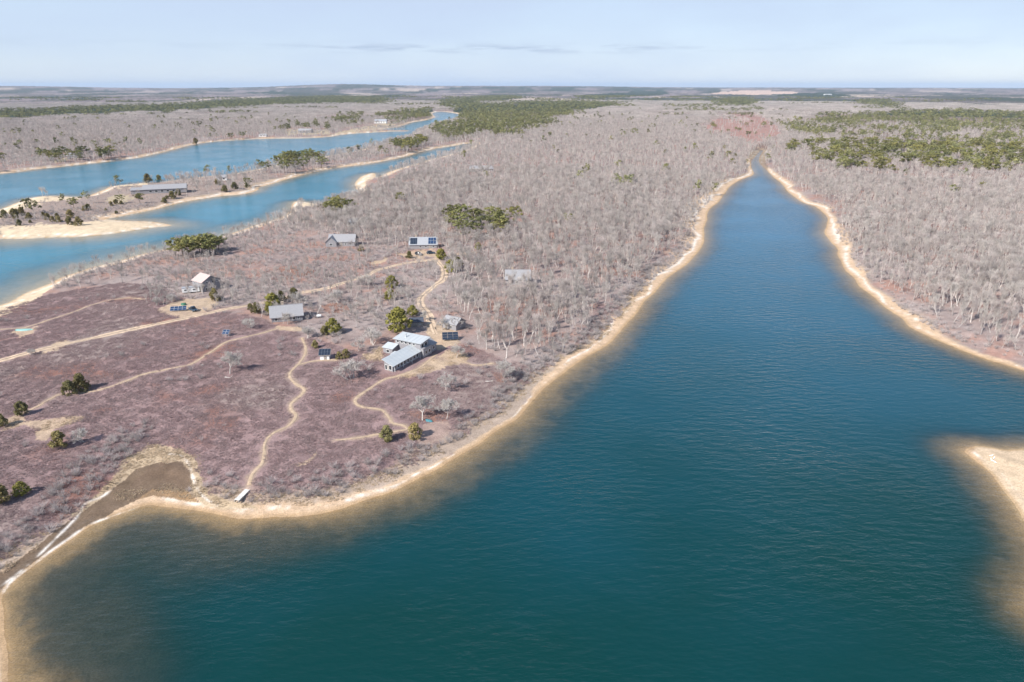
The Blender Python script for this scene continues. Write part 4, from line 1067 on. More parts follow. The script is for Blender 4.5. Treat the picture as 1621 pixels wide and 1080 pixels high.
# boardwalk to the beach
a_ = land_pt(392, 776); b_ = land_pt(375, 798); d_ = b_ - a_; d_.z = 0; Lb = d_.length
t = thing('boardwalk', 'short whitish plank boardwalk where the footpath meets the beach', 'boardwalk', (a_.x, a_.y, max(a_.z, b_.z) + .15), math.atan2(d_.y, d_.x))
nP = int(Lb / .3)
for k in range(nP):
    m = MB(); m.box(k * .3 + .02, k * .3 + .28, -.62 + random.uniform(-.03, .03), .62 + random.uniform(-.03, .03), 0, .06); m.build('plank', 'plank', t)
for sy in (-.5, .5):
    m = MB(); m.box(0, Lb, sy - .06, sy + .06, -.55, -.003); m.build('stringer', 'wood_grey', t)
keep(a_, 1.5); keep((a_ + b_) / 2, 2); keep(b_, 2)
# driftwood on the cove's bank
def log(u, v, L, dirx, label, mat='driftwood', name='driftwood_log'):
    p_ = place(u, v, .1); S_ = []; rr_ = random.Random(int(u)); q = Vector((-L / 2, 0, .1)); d = Vector((1, .1, .05)); r_ = .2
    for k in range(6):
        d = (d + Vector((0, rr_.gauss(0, .18), rr_.gauss(0, .08)))).normalized(); n_ = q + d * L / 6; S_.append((*q, *n_, r_, r_ * .85)); q = n_; r_ *= .85
        if k in (2, 3):
            e = n_ + Vector((.4, rr_.choice((-.8, .8)), .5)); S_.append((*n_, *e, r_ * .6, .03))
    me = prisms(S_, mat, name, 6); o_ = link(name, me, None, p_, heading(*dirx), None, label, 'driftwood')
log(172, 766, 3.2, (.9, -.5), 'dark driftwood trunk on the bank of the small cove')
log(778, 606, 4.0, (.95, -.25), 'pale fallen branch lying on the heath below the oaks', 'bark', 'fallen_branch')
log(365, 598, 3.5, (1, .05), 'pale fallen limb beside the lone oak on the heath', 'bark', 'fallen_branch')
# gulls on the sand spit
gseg = [(-.22, 0, .2, .0, 0, .24, .06, .10), (0, 0, .24, .2, 0, .3, .10, .06), (.2, 0, .3, .28, 0, .38, .055, .06), (.28, 0, .38, .4, 0, .37, .03, .012), (-.22, 0, .2, -.42, 0, .17, .05, .02), (.02, .04, .18, .02, .05, 0, .014, .014), (.02, -.04, .18, .02, -.05, 0, .014, .014)]
gme = prisms(gseg, 'feather', 'gull', 6)
for i, (u, v, lb) in enumerate(((1569, 723, 'white gull farthest back on the tip of the sand spit'), (1573, 727, 'white gull standing on the sand spit, second from the back'), (1569, 730, 'white gull on the sand spit nearest the water'), (1574, 733, 'white gull farthest forward on the sand spit'))):
    o_ = link('gull', gme, None, place(u, v, 0), .7 * i, None, lb, 'gull', 'gulls resting on the sand spit'); o_.scale = (1.5, 1.5, 1.5)

# ------------------------------------------------------------------ trees that can be told apart
def put_tree(name, parts, p_, rz, sc, label, cat, group=None):
    t = link(name, None, None, p_, rz, None, label, cat, group); t.scale = (sc, sc, sc) if not hasattr(sc, '__len__') else sc
    link('trunk', parts[0], t); link('crown', parts[1], t)
    return t
OAK = [oak_parts(300 + k, 9.0, depth=5, twig=.0155, r0=.19, spread=.62, tf=.38, up=.5) for k in range(6)]
BIGOAK = [oak_parts(340 + k, 7.0, depth=5, twig=.030, spread=1.45, tf=.27, r0=.22, fork=(3, 4), tw='pale_twigs', up=.05) for k in range(4)]
BUSHOAK = [oak_parts(360 + k, 5.0, depth=4, twig=.034, stems=6, spread=1.2, tf=.24, r0=.17, fork=(2, 3), tw='pale_twigs') for k in range(2)]
PINE = [pine_parts(400 + k, 9.0, 'pine', 1.1, .38) for k in range(6)]
CEDAR = [pine_parts(440 + k, 5.0, 'cedar', 1.5, .23) for k in range(4)]
FULL = [pine_parts(460 + k, 10.0, 'full', 1.2, .34) for k in range(2)]
FULL_S = [pine_parts(470 + k, 6.0, 'full', .9, .24) for k in range(3)]
TREES = []          # ground spots already taken
def spot(u, v, dz=-.1):
    p_ = place(u, v, dz); TREES.append((p_.x, p_.y)); return p_
k = 0
for (u, v, h, kind, lb) in [
    (364, 592, 7.5, 'o', 'lone bare grey oak on the heath below the small solar stand'),
    (556, 600, 7.0, 'b', 'wide many-stemmed bare oak left of the main house front'),
    (707, 618, 6.5, 'o', 'round bare oak on the heath right of the main house'),
    (797, 598, 6.5, 'o', 'low spreading bare oak at the heath edge above the beach'),
    (669, 666, 7.5, 'o', 'left of two bare oaks by the small teal dinghy'),
    (707, 664, 6.5, 'o', 'right of two bare oaks by the small teal dinghy'),
    (132, 700, 4.5, 'b', 'pale low bare shrub oak right of a bronze cedar'),
    (722, 566, 5.0, 'o', 'slim bare tree at the corner of the yard footpath'),
    (487, 536, 5.0, 'b', 'bare oak at the head of the winding footpath'),
    (455, 514, 5.0, 'o', 'bare tree standing right in front of the shingled cottage'),
    (568, 556, 5.5, 'o', 'small pale bare tree behind the wide many-stemmed oak'),
    (590, 545, 6.5, 'b', 'bare oak left of the yard of the main house'),
    (248, 484, 4.0, 'b', 'small bare tree left of the low solar row'),
    (272, 478, 4.0, 'b', 'small bare tree behind the low solar row'),
    (700, 522, 5.5, 'o', 'bare tree in front of the small grey barn'),
    (722, 520, 5.0, 'b', 'bare bushy tree right of the small grey barn'),
    (676, 508, 4.5, 'o', 'thin bare tree beside the dark-roofed shed'),
    (395, 520, 4.5, 'b', 'bare bushy oak at the left front of the shingled cottage'),
    (470, 486, 7.0, 'b', 'bare oak just right behind the shingled cottage'),
    (50, 562, 2.5, 'b', 'low bare bush at the edge of the straight track'),
    (535, 480, 6.5, 'b', 'dark bare oak beside the bend of the upper track'),
    (577, 452, 6.0, 'b', 'bare oak over the upper track'),
    (635, 472, 5.5, 'o', 'bare oak right of the pair of green pines')]:
    src = {'o': BIGOAK, 'b': BUSHOAK}[kind]; base = {'o': 7.0, 'b': 5.0}[kind]
    put_tree('bare_oak', src[k % len(src)], spot(u, v), k * 1.7, h / base, lb, 'tree'); k += 1
for (u, v, h, kind, lb) in [
    (111, 625, 4.6, 'c', 'dark bushy cedar, the left one of a touching pair on the heath'),
    (129, 618, 5.4, 'c', 'dark bushy cedar, the right taller one of a touching pair on the heath'),
    (35, 657, 4.2, 'c', 'dark rounded cedar beside the tan clearing at the left'),
    (4, 675, 3.8, 'c', 'dark cedar cut by the left picture edge above the clearing'),
    (95, 709, 4.8, 'c', 'bronze cedar at the right end of the tan clearing'),
    (3, 797, 4.8, 'c', 'dark cedar cut by the left picture edge near the cove'),
    (35, 784, 3.6, 'f', 'small bright green pine near the cove at the left'),
    (612, 698, 4.6, 'c', 'upright cedar left of the rounded cedar near the bluff'),
    (657, 693, 4.4, 'c', 'rounded olive cedar by the path end near the bluff'),
    (527, 528, 6.0, 'f', 'bright olive pine behind the small white shed'),
    (513, 530, 3.6, 'c', 'low dark cedar touching the olive pine behind the white shed'),
    (631, 526, 10.0, 'F', 'big full bright green pine beside the main house'),
    (653, 500, 4.5, 'f', 'small green pine above the dark-roofed shed'),
    (432, 489, 7.0, 'f', 'yellow-green pine behind the shingled cottage, the tallest there'),
    (428, 497, 4.6, 'f', 'low yellow-green pine at the left corner of the shingled cottage'),
    (446, 478, 5.0, 'c', 'dark cedar between pines behind the shingled cottage'),
    (466, 474, 5.2, 'c', 'olive cedar behind the right end of the shingled cottage'),
    (407, 496, 4.6, 'c', 'dark olive cedar beside the track left of the shingled cottage'),
    (397, 490, 2.8, 'c', 'small cedar where the track meets the cottage trees'),
    (499, 551, 3.0, 'c', 'low brown-green cedar beside the head of the footpath'),
    (548, 566, 3.2, 'c', 'low olive cedar right of the small white shed'),
    (537, 568, 2.6, 'c', 'lowest of the cedars right of the small white shed'),
    (340, 476, 5.6, 'c', 'dark spreading cedar in front of the two-storey house'),
    (620, 456, 6.0, 'f', 'upper of two green pines in the scrub below the track'),
    (618, 475, 5.2, 'f', 'lower of two green pines in the scrub below the track'),
    (698, 411, 6.2, 'f', 'round green pine right of the parked cars'),
    (714, 431, 6.6, 'f', 'left green pine of a pair inside the bend of the track'),
    (724, 424, 5.8, 'f', 'right green pine of a pair inside the bend of the track'),
    (572, 398, 3.8, 'c', 'bronze cedar below the long grey cross-winged house'),
    (648, 409, 4.0, 'c', 'dull cedar left of the parked cars'),
    (668, 392, 3.0, 'c', 'small cedar against the wall of the solar-roofed house'),
    (757, 396, 4.5, 'f', 'green pine at the east end of the upper track'),
    (1552, 303, 8.0, 'p', 'single olive pine alone in the bare woods at the right'),
    (1148, 240, 9, 'p', 'left pine of three above the head of the inlet'), (1163, 253, 8, 'p', 'middle pine of three above the head of the inlet'), (1180, 262, 7, 'p', 'right pine of three above the head of the inlet'),
    (190, 322, 7, 'p', 'pine left of the lawn on the strip between the ponds'), (222, 322, 8, 'p', 'olive pine in front of the long low island house'), (117, 330, 8, 'p', 'olive pine on the strip near the white sand point'),
    (235, 290, 9, 'c', 'dark cedar at the shore behind the long low island house'), (252, 287, 7, 'c', 'small dark cedar behind the roof of the long island house'),
    (35, 341, 6, 'c', 'dark cedar on the strip right of the white sand point'), (8, 345, 6, 'c', 'dark low cedar at the left edge behind the sand point'), (22, 343, 6, 'c', 'middle dark cedar behind the white sand point'),
    (112, 345, 6, 'c', 'dark bush in the middle of the strip between ponds'), (125, 357, 6, 'c', 'brown cedar above the lower sand spit'), (110, 356, 6, 'c', 'wide brown cedar left above the lower sand spit'),
    (283, 310, 6, 'c', 'dark bush in front of the long low island house'), (392, 295, 8, 'p', 'pine near the lower beach of the strip'),
    (4, 258, 12, 'p', 'dark pine at the left picture edge on the far shore'), (310, 228, 10, 'c', 'cedar at the water near the bend of the far shore')]:
    src, base = {'c': (CEDAR, 5.0), 'f': (FULL_S, 6.0), 'F': (FULL, 10.0), 'p': (PINE, 9.0)}[kind]
    nm = {'c': 'cedar_tree', 'f': 'pine_tree', 'F': 'pine_tree', 'p': 'pine_tree'}[kind]
    put_tree(nm, src[k % len(src)], spot(u, v), k * 2.1, (h / base * 1.08, h / base * 1.08, h / base), lb, 'tree'); k += 1

def clear_of(x, y, extra=0.0):
    m = np.ones(x.shape, bool)
    for (a, b, r_) in FOOTPRINTS: m &= (x - a) ** 2 + (y - b) ** 2 > (r_ + extra) ** 2
    return m
# groves of pines, each tree on its own
def grove(poly, step, hmin, hmax, label, group, limit, prob=1.0):
    P = [land_pt(*q) for q in poly]; xs = [q.x for q in P]; ys = [q.y for q in P]
    X, Y = np.meshgrid(np.arange(min(xs), max(xs), step), np.arange(min(ys), max(ys), step)); X = X.ravel() + rng.uniform(-.5, .5, X.size) * step; Y = Y.ravel() + rng.uniform(-.5, .5, Y.size) * step
    w = np.array([(q.x, q.y) for q in P]); kk = inpoly(X, Y, w) & (rng.random(X.size) < prob); X, Y = X[kk], Y[kk]
    s_, wh = shore(X, Y); kk = s_ > 4; X, Y, s_, wh = X[kk], Y[kk], s_[kk], wh[kk]
    Z = height_from(X, Y, s_, wh)
    o = rng.permutation(len(X))[:limit]
    for i in o:
        h = rng.uniform(hmin, hmax); src = PINE[rng.integers(len(PINE))]
        wd = rng.uniform(.9, 1.25)
        put_tree('pine_tree', src, (X[i], Y[i], Z[i] - .1), rng.uniform(0, 6.28), (h / 9 * wd, h / 9 * wd, h / 9), label, 'tree', group); TREES.append((X[i], Y[i]))
    return len(o)
npine = 0
for i_ in range(34):
    u_ = rng.uniform(5, 400); v_ = np.interp(u_, [0, 165, 300, 410], [354, 336, 304, 290]) + rng.uniform(-13, 13) * (1 - u_ / 900)
    p_ = place(u_, v_, -.1)
    if anypoly(np.array([u_]), np.array([v_]), SANDY)[0]: continue
    if shore([p_.x], [p_.y])[0][0] < 8 or any((p_.x - a) ** 2 + (p_.y - b) ** 2 < (r_ + 2) ** 2 for a, b, r_ in FOOTPRINTS): continue
    h = rng.uniform(2.4, 4.6) if u_ < 230 else rng.uniform(3.0, 6.5); put_tree('cedar_tree', CEDAR[i_ % 4], p_, i_ * 1.3, (h / 5 * 1.2, h / 5 * 1.2, h / 5), 'low dark cedar scattered over the strip of land between the two left ponds', 'tree', 'cedars of the strip between the ponds')
npine += grove([(268,408),(290,398),(345,394),(350,404),(300,410)], 6.0, 8, 11, 'olive pine in the clump at the western pond shore above the two-storey house', 'pines of the western shore clump', 16)
npine += grove([(505,342),(530,332),(556,334),(552,345),(520,348)], 8, 9, 12, 'tall-trunked pine in the clump behind the little sand landing', 'pines behind the sand landing', 12)
npine += grove([(690,366),(720,352),(790,352),(826,360),(818,380),(740,384),(700,378)], 12, 11, 14.5, 'olive pine in the loose group in mid-woodland above the upper track', 'pines in mid-woodland', 18, .8)
npine += grove([(896,358),(930,350),(956,348),(956,354),(905,362)], 13, 8, 10, 'olive pine of the small isolated cluster in the central oak woods', 'pines of the central cluster', 7)
npine += grove([(622,322),(650,320),(652,330),(630,330)], 16, 8, 10, 'olive pine of the trio near the pond-side woods', 'pines of the pond-side trio', 3)
npine += grove([(416,272),(460,256),(512,252),(516,266),(440,280)], 13, 11, 15, 'pine in the first thick grove along the strip between ponds', 'pines of the strip, first grove', 22)
npine += grove([(606,238),(640,228),(680,224),(682,236),(640,242)], 17, 12, 16, 'pine in the second grove along the strip between ponds', 'pines of the strip, second grove', 20)
npine += grove([(70,252),(120,246),(198,248),(190,256),(120,256),(72,260)], 19, 10, 15, 'pine around the house on the far left shore', 'pines of the far left shore', 18)
npine += grove([(425,215),(470,200),(540,204),(520,210),(470,206),(430,216)], 30, 12, 16, 'dark pine beside the wide grey house on the far shore', 'pines of the far shore lawn', 16, .6)
npine += grove([(350,224),(400,218),(400,216),(350,220)], 30, 11, 14, 'dark pine on the beach corner of the far shore', 'pines of the far beach corner', 6)
npine += grove([(1280,252),(1340,238),(1440,246),(1560,250),(1640,258),(1640,282),(1500,276),(1360,284),(1300,268)], 17, 11, 16, 'olive pine on the near edge of the wide pine wood at the right', 'pines of the near right edge', 75, .42)
npine += grove([(1240,238),(1320,228),(1440,232),(1640,238),(1640,258),(1440,248),(1330,244),(1260,252)], 21, 11, 16, 'olive pine inside the wide pine wood at the right', 'pines of the right wood', 70, .5)
npine += grove([(1110,212),(1135,190),(1200,182),(1228,198),(1225,224),(1170,222)], 55, 7, 10, 'scattered dark pine on the reddish clearing beyond the inlet', 'pines of the red clearing', 22, .5)

# ------------------------------------------------------------------ oak woods: nearest trees one by one, the rest as a mass
def wood_points(r0, r1, step):
    X, Y = jitter_grid(r0, r1, step)
    S_, Wh = shore(X, Y); kk = S_ > 6; X, Y, S_, Wh = X[kk], Y[kk], S_[kk], Wh[kk]
    Z = height_from(X, Y, S_, Wh); px, py = project(X, Y, Z)
    jx = px + (fbm(X, Y, 22, 81) - .5) * 24; jy = py + (fbm(X, Y, 22, 82) - .5) * 10
    rd = route_dist(X, Y)
    free = clear_of(X, Y, .5) & (rd > 1.2) & ~anypoly(px, py, TAN) & ~anypoly(px, py, LAWN) & ~anypoly(px, py, SANDY[:5] + SANDY[7:])
    red = anypoly(px + (fbm(X, Y, 110, 59) - .5) * 55, py + (fbm(X, Y, 110, 60) - .5) * 26, REDL[4:5]) & (rng.random(X.size) < .93)
    wood = anypoly(jx, jy, WOOD); mixed = anypoly(jx, jy, MIXED); isle = inpoly(px, py, ISLE); heath = inpoly(px, py, HEATH)
    inpine = anypoly(px + (fbm(X, Y, 60, 83) - .5) * 60, py + (fbm(X, Y, 60, 84) - .5) * 26 * np.clip(700 / np.hypot(X, Y), .25, 1), PINES)
    return X, Y, Z, px, py, S_, free & ~red, wood, mixed, isle, heath, inpine
# sets of low meshes for the mass
def low_oak(seed, h, depth, twig, name='low_oak'):
    S = grow(seed, h, depth=depth, twig=twig, fork=(2, 3), r0=.19, spread=.62, trunk_frac=.38, up=.5)
    me = prisms(S[:, :8], 'twigs', name, 3); me.materials.append(MATS['bark'])
    mi = (S[:, 8] <= 2).astype(np.int32); mi = np.concatenate([mi, mi, mi]); me.polygons.foreach_set('material_index', mi)
    return me
MID = [low_oak(500 + k, 9.0, 5, .0165) for k in range(7)]
FAR = [low_oak(520 + k, 9.0, 4, .028) for k in range(6)]
def tile_oak(seed, n, size, hmin, hmax, depth, twig, r_tr):
    rg = np.random.default_rng(seed); L_ = []; lev = []
    for i in range(n):
        S = grow(seed * 100 + i % 9, rg.uniform(hmin, hmax), depth=depth, twig=twig, fork=(2, 2), r0=r_tr, spread=.8, up=.3)
        a = rg.uniform(0, 6.28); c_, s_ = math.cos(a), math.sin(a); o = rg.uniform(-size / 2, size / 2, 2)
        Q = S.copy()
        for b in (0, 3):
            Q[:, b] = S[:, b] * c_ - S[:, b + 1] * s_ + o[0]; Q[:, b + 1] = S[:, b] * s_ + S[:, b + 1] * c_ + o[1]
        L_.append(Q)
    S = np.vstack(L_); me = prisms(S[:, :8], 'twigs', 'oak_tile', 3); me.materials.append(MATS['bark'])
    mi = (S[:, 8] <= 0).astype(np.int32); me.polygons.foreach_set('material_index', np.concatenate([mi, mi, mi])); return me
TILE = [tile_oak(60 + k, 46, 36, 6.5, 9.5, 2, .11, .16) for k in range(4)]

X, Y, Z, px, py, S_, free, wood, mixed, isle, heath, inpine = wood_points(150, 760, 3.5)
dens = fbm(X, Y, 30, 91)
pr = np.where(wood, np.clip(.55 + 1.3 * (dens - .35), .3, 1.0), 0.0)
pr = np.where(mixed & ~wood, np.clip(1.9 * (dens - .27), 0.04, .8), pr)
pr = np.where(isle & ~wood, .22, pr); pr = np.where(heath & ~wood & ~mixed, .0, pr)
other = ~wood & ~mixed & ~isle & ~heath & (np.hypot(X, Y) > 300) & (px < 480)
pr = np.where(other, .5, pr); pr = np.where(inpine, pr * .35, pr)
kk = free & (rng.random(X.size) < pr) & (S_ > 8)
X, Y, Z, px, py, mixed, wood, S_ = X[kk], Y[kk], Z[kk], px[kk], py[kk], mixed[kk], wood[kk], S_[kk]
hgt = (5.6 + 5.4 * rng.random(X.size) ** .8) * np.where(mixed & ~wood, .62, 1.0) * np.where(S_ < 20, .82, 1.0) * np.where(inpoly(px, py, ISLE) & (px < 260), .45, 1.0)
r_ = np.hypot(X, Y)
inview = (px > 5) & (px < 1616) & (py < 1075)
score = np.where(inview, hgt / r_, 0)
big = np.argsort(-score)[:262]
isbig = np.zeros(X.size, bool); isbig[big] = True
for i in big:
    u_, v_ = px[i], py[i]
    if u_ > 1440: lb, gp = 'bare grey oak in the woods on the right bank near the picture edge', 'oaks of the right bank near the edge'
    elif u_ > 1190: lb, gp = 'bare grey oak in the woods on the right bank along the inlet', 'oaks of the right bank'
    elif u_ > 735 and v_ > 545: lb, gp = 'bare grey oak in the foremost row of woods above the heath and beach', 'oaks of the foremost row'
    elif u_ > 860: lb, gp = 'bare grey oak along the seaward edge of the woods beside the long beach', 'oaks along the long beach'
    elif u_ > 735 and v_ < 470: lb, gp = 'bare grey oak near the lone grey-roofed house deep in the woods', 'oaks round the lone forest house'
    elif u_ > 735: lb, gp = 'bare grey oak in the woods right of the small grey barn', 'oaks right of the grey barn'
    elif wood[i]: lb, gp = 'bare grey oak in the woods left of the winding track', 'oaks left of the winding track'
    else: lb, gp = 'low bare oak in the open scrub between the scattered houses', 'oaks in the scrub between the houses'
    sc = hgt[i] / 9.0 * rng.uniform(.9, 1.1)
    put_tree('bare_oak', OAK[rng.integers(len(OAK))], (X[i], Y[i], Z[i] - .1), rng.uniform(0, 6.28), (sc * rng.uniform(.9, 1.15), sc * rng.uniform(.9, 1.15), sc), lb, 'tree', gp)
m_ = ~isbig
P1 = np.stack([X, Y, Z - .1], 1)[m_]; h1 = hgt[m_] / 9.0
near = np.where(np.hypot(P1[:, 0], P1[:, 1]) < 480)[0]
i1 = np.where(np.hypot(P1[:, 0], P1[:, 1]) < 480, rng.integers(0, 7, len(P1)), 7 + rng.integers(0, 6, len(P1)))
print('mid oaks', len(P1))
scatter('oak_woods', P1, rng.uniform(0, 6.28, len(P1)), h1 * rng.uniform(.9, 1.1, len(P1)), i1, MID + FAR, 'leafless grey oak woods covering the land between the ponds', 'woodland')
# farther woods
X, Y, Z, px, py, S_, free, wood, mixed, isle, heath, inpine = wood_points(760, 2000, 6.2)
kk = free & (rng.random(X.size) < np.where(inpine, .3, np.where(isle, .3, .85)))
P2 = np.stack([X, Y, Z - .1], 1)[kk]; print('far oaks', len(P2))
scatter('oak_woods', P2, rng.uniform(0, 6.28, len(P2)), rng.uniform(.75, 1.2, len(P2)) * 1.08, rng.integers(0, 6, len(P2)), FAR, 'leafless grey oak woods of the middle distance', 'woodland')
X, Y, Z, px, py, S_, free, wood, mixed, isle, heath, inpine = wood_points(2000, 4400, 31)
kk = free & ~inpine & (S_ > 22) & (fbm(X, Y, 260, 93) > .33) & ~inpoly(px, py, FIELD)
P3 = np.stack([X, Y, Z - .1], 1)[kk]; print('oak tiles', len(P3))
scatter('oak_woods', P3, rng.integers(0, 4, len(P3)) * math.pi / 2, np.stack([np.ones(len(P3)), np.ones(len(P3)), rng.uniform(.85, 1.25, len(P3))], 1), rng.integers(0, 4, len(P3)), TILE, 'leafless grey oak woods reaching to the far plain', 'woodland')
# pine woods beyond those told apart
def pine_low(seed, per):
    rg = np.random.default_rng(seed); rr = random.Random(seed); cen = []; rad_ = []
    for k in range(11):
        zt = .45 + .55 * rr.random(); w = 3.4 * (1 - ((zt - .6) / .6) ** 2); a = rr.random() * 6.28; q = w * rr.uniform(.2, 1)
        cen.append(np.array([math.cos(a) * q, math.sin(a) * q, zt * 9])); rad_.append(rr.uniform(.9, 1.5))
    v, f = leaf_cloud(np.array(cen), np.array(rad_), per, .62, rg, .7)
    return mesh_np('pine_low', v, f, 'far_needles')
PLOW = [pine_low(700 + k, 9) for k in range(5)]
X, Y, Z, px, py, S_, free, wood, mixed, isle, heath, inpine = wood_points(600, 2300, 8.0)
right = (px > 1230) & (py < 246)
gap = fbm(X, Y, 70, 95)
pr = np.where(inpine, np.clip((gap - .45) * 3.0, .04, .45), .006 + .04 * (fbm(X, Y, 120, 97) > .62))
pr = np.where(inpine & (px < 1010) & (px > 680), np.clip((gap - .30) * 3.2, .15, .7), pr)
edge = anypoly(px, py, [[(1280,250),(1340,238),(1440,246),(1560,250),(1640,258),(1640,282),(1500,274),(1360,282),(1300,268)]]) & (fbm(X, Y, 45, 98) > .48)
pr = np.where(edge, .30, pr)
kk = free & (rng.random(X.size) < pr)
P4 = np.stack([X, Y, Z - .1], 1)[kk]; print('far pines', len(P4))
scatter('pine_woods', P4, rng.uniform(0, 6.28, len(P4)), rng.uniform(.9, 1.65, len(P4)), rng.integers(0, 5, len(P4)), PLOW, 'dense olive pine woods of the middle distance', 'woodland')
X, Y, Z, px, py, S_, free, wood, mixed, isle, heath, inpine = wood_points(2300, 6500, 26)
kk = (inpine | (fbm(X, Y, 240, 96) > .66)) & (S_ > 15) & (rng.random(X.size) < .75)
P5 = np.stack([X, Y, Z - .1], 1)[kk]; print('horizon pines', len(P5))
scatter('pine_woods', P5, rng.uniform(0, 6.28, len(P5)), np.stack([rng.uniform(2.2, 3.2, len(P5)), rng.uniform(2.2, 3.2, len(P5)), rng.uniform(1.0, 1.6, len(P5))], 1), rng.integers(0, 5, len(P5)), PLOW, 'dark pine belts on the far plain', 'woodland')

# ------------------------------------------------------------------ heath, scrub and grass as masses
def tuft_tile(seed, n, size, hmin, hmax, stems, mat, thick, wide=.55, flare=.9):
    rg = np.random.default_rng(seed); L_ = []
    for i in range(n):
        o = rg.uniform(-size / 2, size / 2, 2); h = rg.uniform(hmin, hmax)
        for q in range(stems):
            a = rg.uniform(0, 6.28); t_ = rg.uniform(.15, flare)
            b = np.array([o[0] + rg.normal(0, .08), o[1] + rg.normal(0, .08), -.06])
            e = b + np.array([math.cos(a) * t_ * h * wide, math.sin(a) * t_ * h * wide, h * rg.uniform(.7, 1.05)])
            md_ = (b + e) / 2 + rg.normal(0, .06, 3) * h
            L_.append((*b, *md_, thick, thick * .8)); L_.append((*md_, *e, thick * .9, thick * .5))
            if mat != 'dry_grass':
                e2 = md_ + (e - md_) * .7 + rg.normal(0, .22, 3) * h; L_.append((*md_, *e2, thick * .7, thick * .4))
    return prisms(L_, mat, 'tuft', 3)
HT = [tuft_tile(800 + k, 34, 3.0, .18, .42, 7, 'heath_twigs', .020, 1.3) for k in range(5)]
ST = [tuft_tile(820 + k, 1, .3, 1.1, 1.9, 34, 'scrub_twigs', .020, 1.05) for k in range(5)]
GT = [tuft_tile(840 + k, 22, 2.2, .18, .45, 9, 'dry_grass', .018, .8) for k in range(3)]
X, Y = jitter_grid(110, 420, 2.1)
kk = X < 130; X, Y = X[kk], Y[kk]
S_, Wh = shore(X, Y); kk = S_ > 5; X, Y, S_, Wh = X[kk], Y[kk], S_[kk], Wh[kk]
Z = height_from(X, Y, S_, Wh); px, py = project(X, Y, Z); rd = route_dist(X, Y)
ok = inpoly(px, py, HEATH) & (rd > 1.0) & clear_of(X, Y, -.5) & ~anypoly(px, py, TAN) & ~inpoly(px, py, COVE) & ~inpoly(px, py, WET) & (S_ > 6.5) & (rng.random(X.size) < .92)
Ph = np.stack([X, Y, Z], 1)[ok]; print('heath tiles', len(Ph))
scatter('heath_scrub', Ph, rng.uniform(0, 6.28, len(Ph)), rng.uniform(.75, 1.25, len(Ph)), rng.integers(0, 5, len(Ph)), HT, 'mauve-brown huckleberry heath carpeting the point', 'heath')
# understorey below the oaks and in the open scrub
X, Y = jitter_grid(180, 620, 3.0)
S_, Wh = shore(X, Y); kk = S_ > 6; X, Y, S_, Wh = X[kk], Y[kk], S_[kk], Wh[kk]
Z = height_from(X, Y, S_, Wh); px, py = project(X, Y, Z); rd = route_dist(X, Y)
BAND = [(-40,880),(0,856),(60,790),(110,740),(150,708),(222,668),(250,674),(212,716),(165,760),(118,806),(60,852),(0,886),(-40,910)]
inb = inpoly(px, py, BAND)
sh_band = (S_ > 5.5) & (S_ < 13 + 7 * (fbm(X, Y, 25, 101) - .4)) & (rng.random(X.size) < .75)
scr = anypoly(px, py, MIXED) & (fbm(X, Y, 14, 103) > .40) & (rng.random(X.size) < .8)
hscr = inpoly(px, py, HEATH) & (fbm(X, Y, 20, 105) > .66) & (rng.random(X.size) < .35)
wscr = anypoly(px, py, WOOD) & (rng.random(X.size) < .22)
isl = inpoly(px, py, ISLE) & (fbm(X, Y, 18, 107) > .40) & (rng.random(X.size) < .8)
ok = (inb | sh_band | scr | hscr | wscr | isl) & (rd > .9) & clear_of(X, Y, 0) & ~anypoly(px, py, TAN) & ~inpoly(px, py, COVE) & ~inpoly(px, py, WET) & ~anypoly(px, py, SANDY)
Ps = np.stack([X, Y, Z], 1)[ok]; 
X2, Y2 = jitter_grid(110, 420, 1.7); kk = X2 < 170; X2, Y2 = X2[kk], Y2[kk]
S2, W2 = shore(X2, Y2); Z2 = height_from(X2, Y2, S2, W2); px2, py2 = project(X2, Y2, Z2)
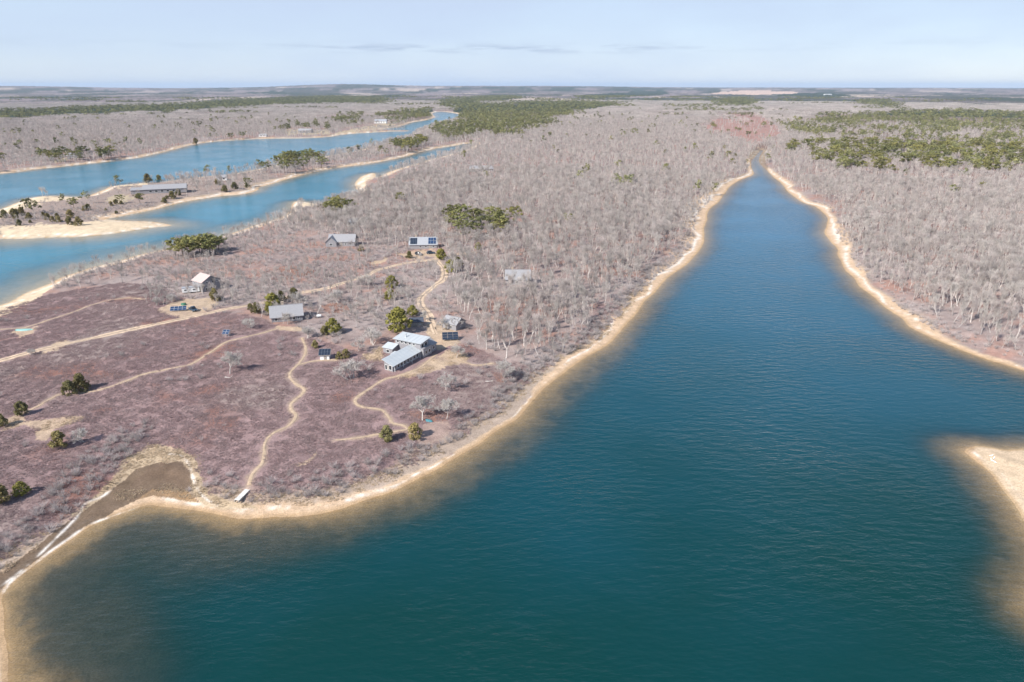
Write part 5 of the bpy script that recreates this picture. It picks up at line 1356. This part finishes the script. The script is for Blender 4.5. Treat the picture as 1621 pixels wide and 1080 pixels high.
ok2 = ((inpoly(px2, py2, BAND) & (S2 > 4)) | ((S2 > 5.2) & (S2 < 13 + 8 * (fbm(X2, Y2, 25, 101) - .5)) & (W2 == 0))) & (rng.random(X2.size) < .6) & ~inpoly(px2, py2, COVE) & ~inpoly(px2, py2, WET) & (route_dist(X2, Y2) > .8) & ~anypoly(px2, py2, SANDY) & clear_of(X2, Y2, 0) & ~anypoly(px2, py2, TAN)
Ps = np.vstack([Ps, np.stack([X2, Y2, Z2], 1)[ok2]]); print('scrub', len(Ps))
scatter('grey_scrub', Ps, rng.uniform(0, 6.28, len(Ps)), rng.uniform(.5, 1.25, len(Ps)), rng.integers(0, 5, len(Ps)), ST, 'pale grey twiggy scrub along the bluff and under the oaks', 'scrub')
X, Y = jitter_grid(110, 330, 1.5); kk = X < 160; X, Y = X[kk], Y[kk]
S_, Wh = shore(X, Y); Z = height_from(X, Y, S_, Wh); px, py = project(X, Y, Z)
ok = ((inpoly(px, py, COVE) & ~inpoly(px, py, WET) & (S_ > 3)) | ((S_ > 4.2) & (S_ < 8.5) & (Wh == 0) & (fbm(X, Y, 8, 109) > .42)) | (anypoly(px, py, TAN[:3]) & (fbm(X, Y, 6, 110) > .52))) & clear_of(X, Y, 0) & ~inpoly(px, py, SANDY[6]) & (route_dist(X, Y) > .6) & (rng.random(X.size) < .8)
Pg = np.stack([X, Y, Z], 1)[ok]; print('grass', len(Pg))
scatter('dune_grass', Pg, rng.uniform(0, 6.28, len(Pg)), rng.uniform(.6, 1.2, len(Pg)), rng.integers(0, 3, len(Pg)), GT, 'straw-coloured dune grass round the cove and along the beach', 'grass')

# ------------------------------------------------------------------ the air
hz, nt, out = new_mat('air')
pv = N(nt, 'ShaderNodeVolumePrincipled'); pv.inputs['Color'].default_value = (.62, .78, 1.0, 1); pv.inputs['Density'].default_value = 3.0e-5
nt.links.new(pv.outputs['Volume'], out.inputs['Volume'])
m = MB(); B_ = 47000; m.box(-B_, B_, -B_, B_, -9.0, 260.0)
m.build('haze', 'air', None, kind='stuff', label='pale bluish haze hanging over the far country', cat='haze')
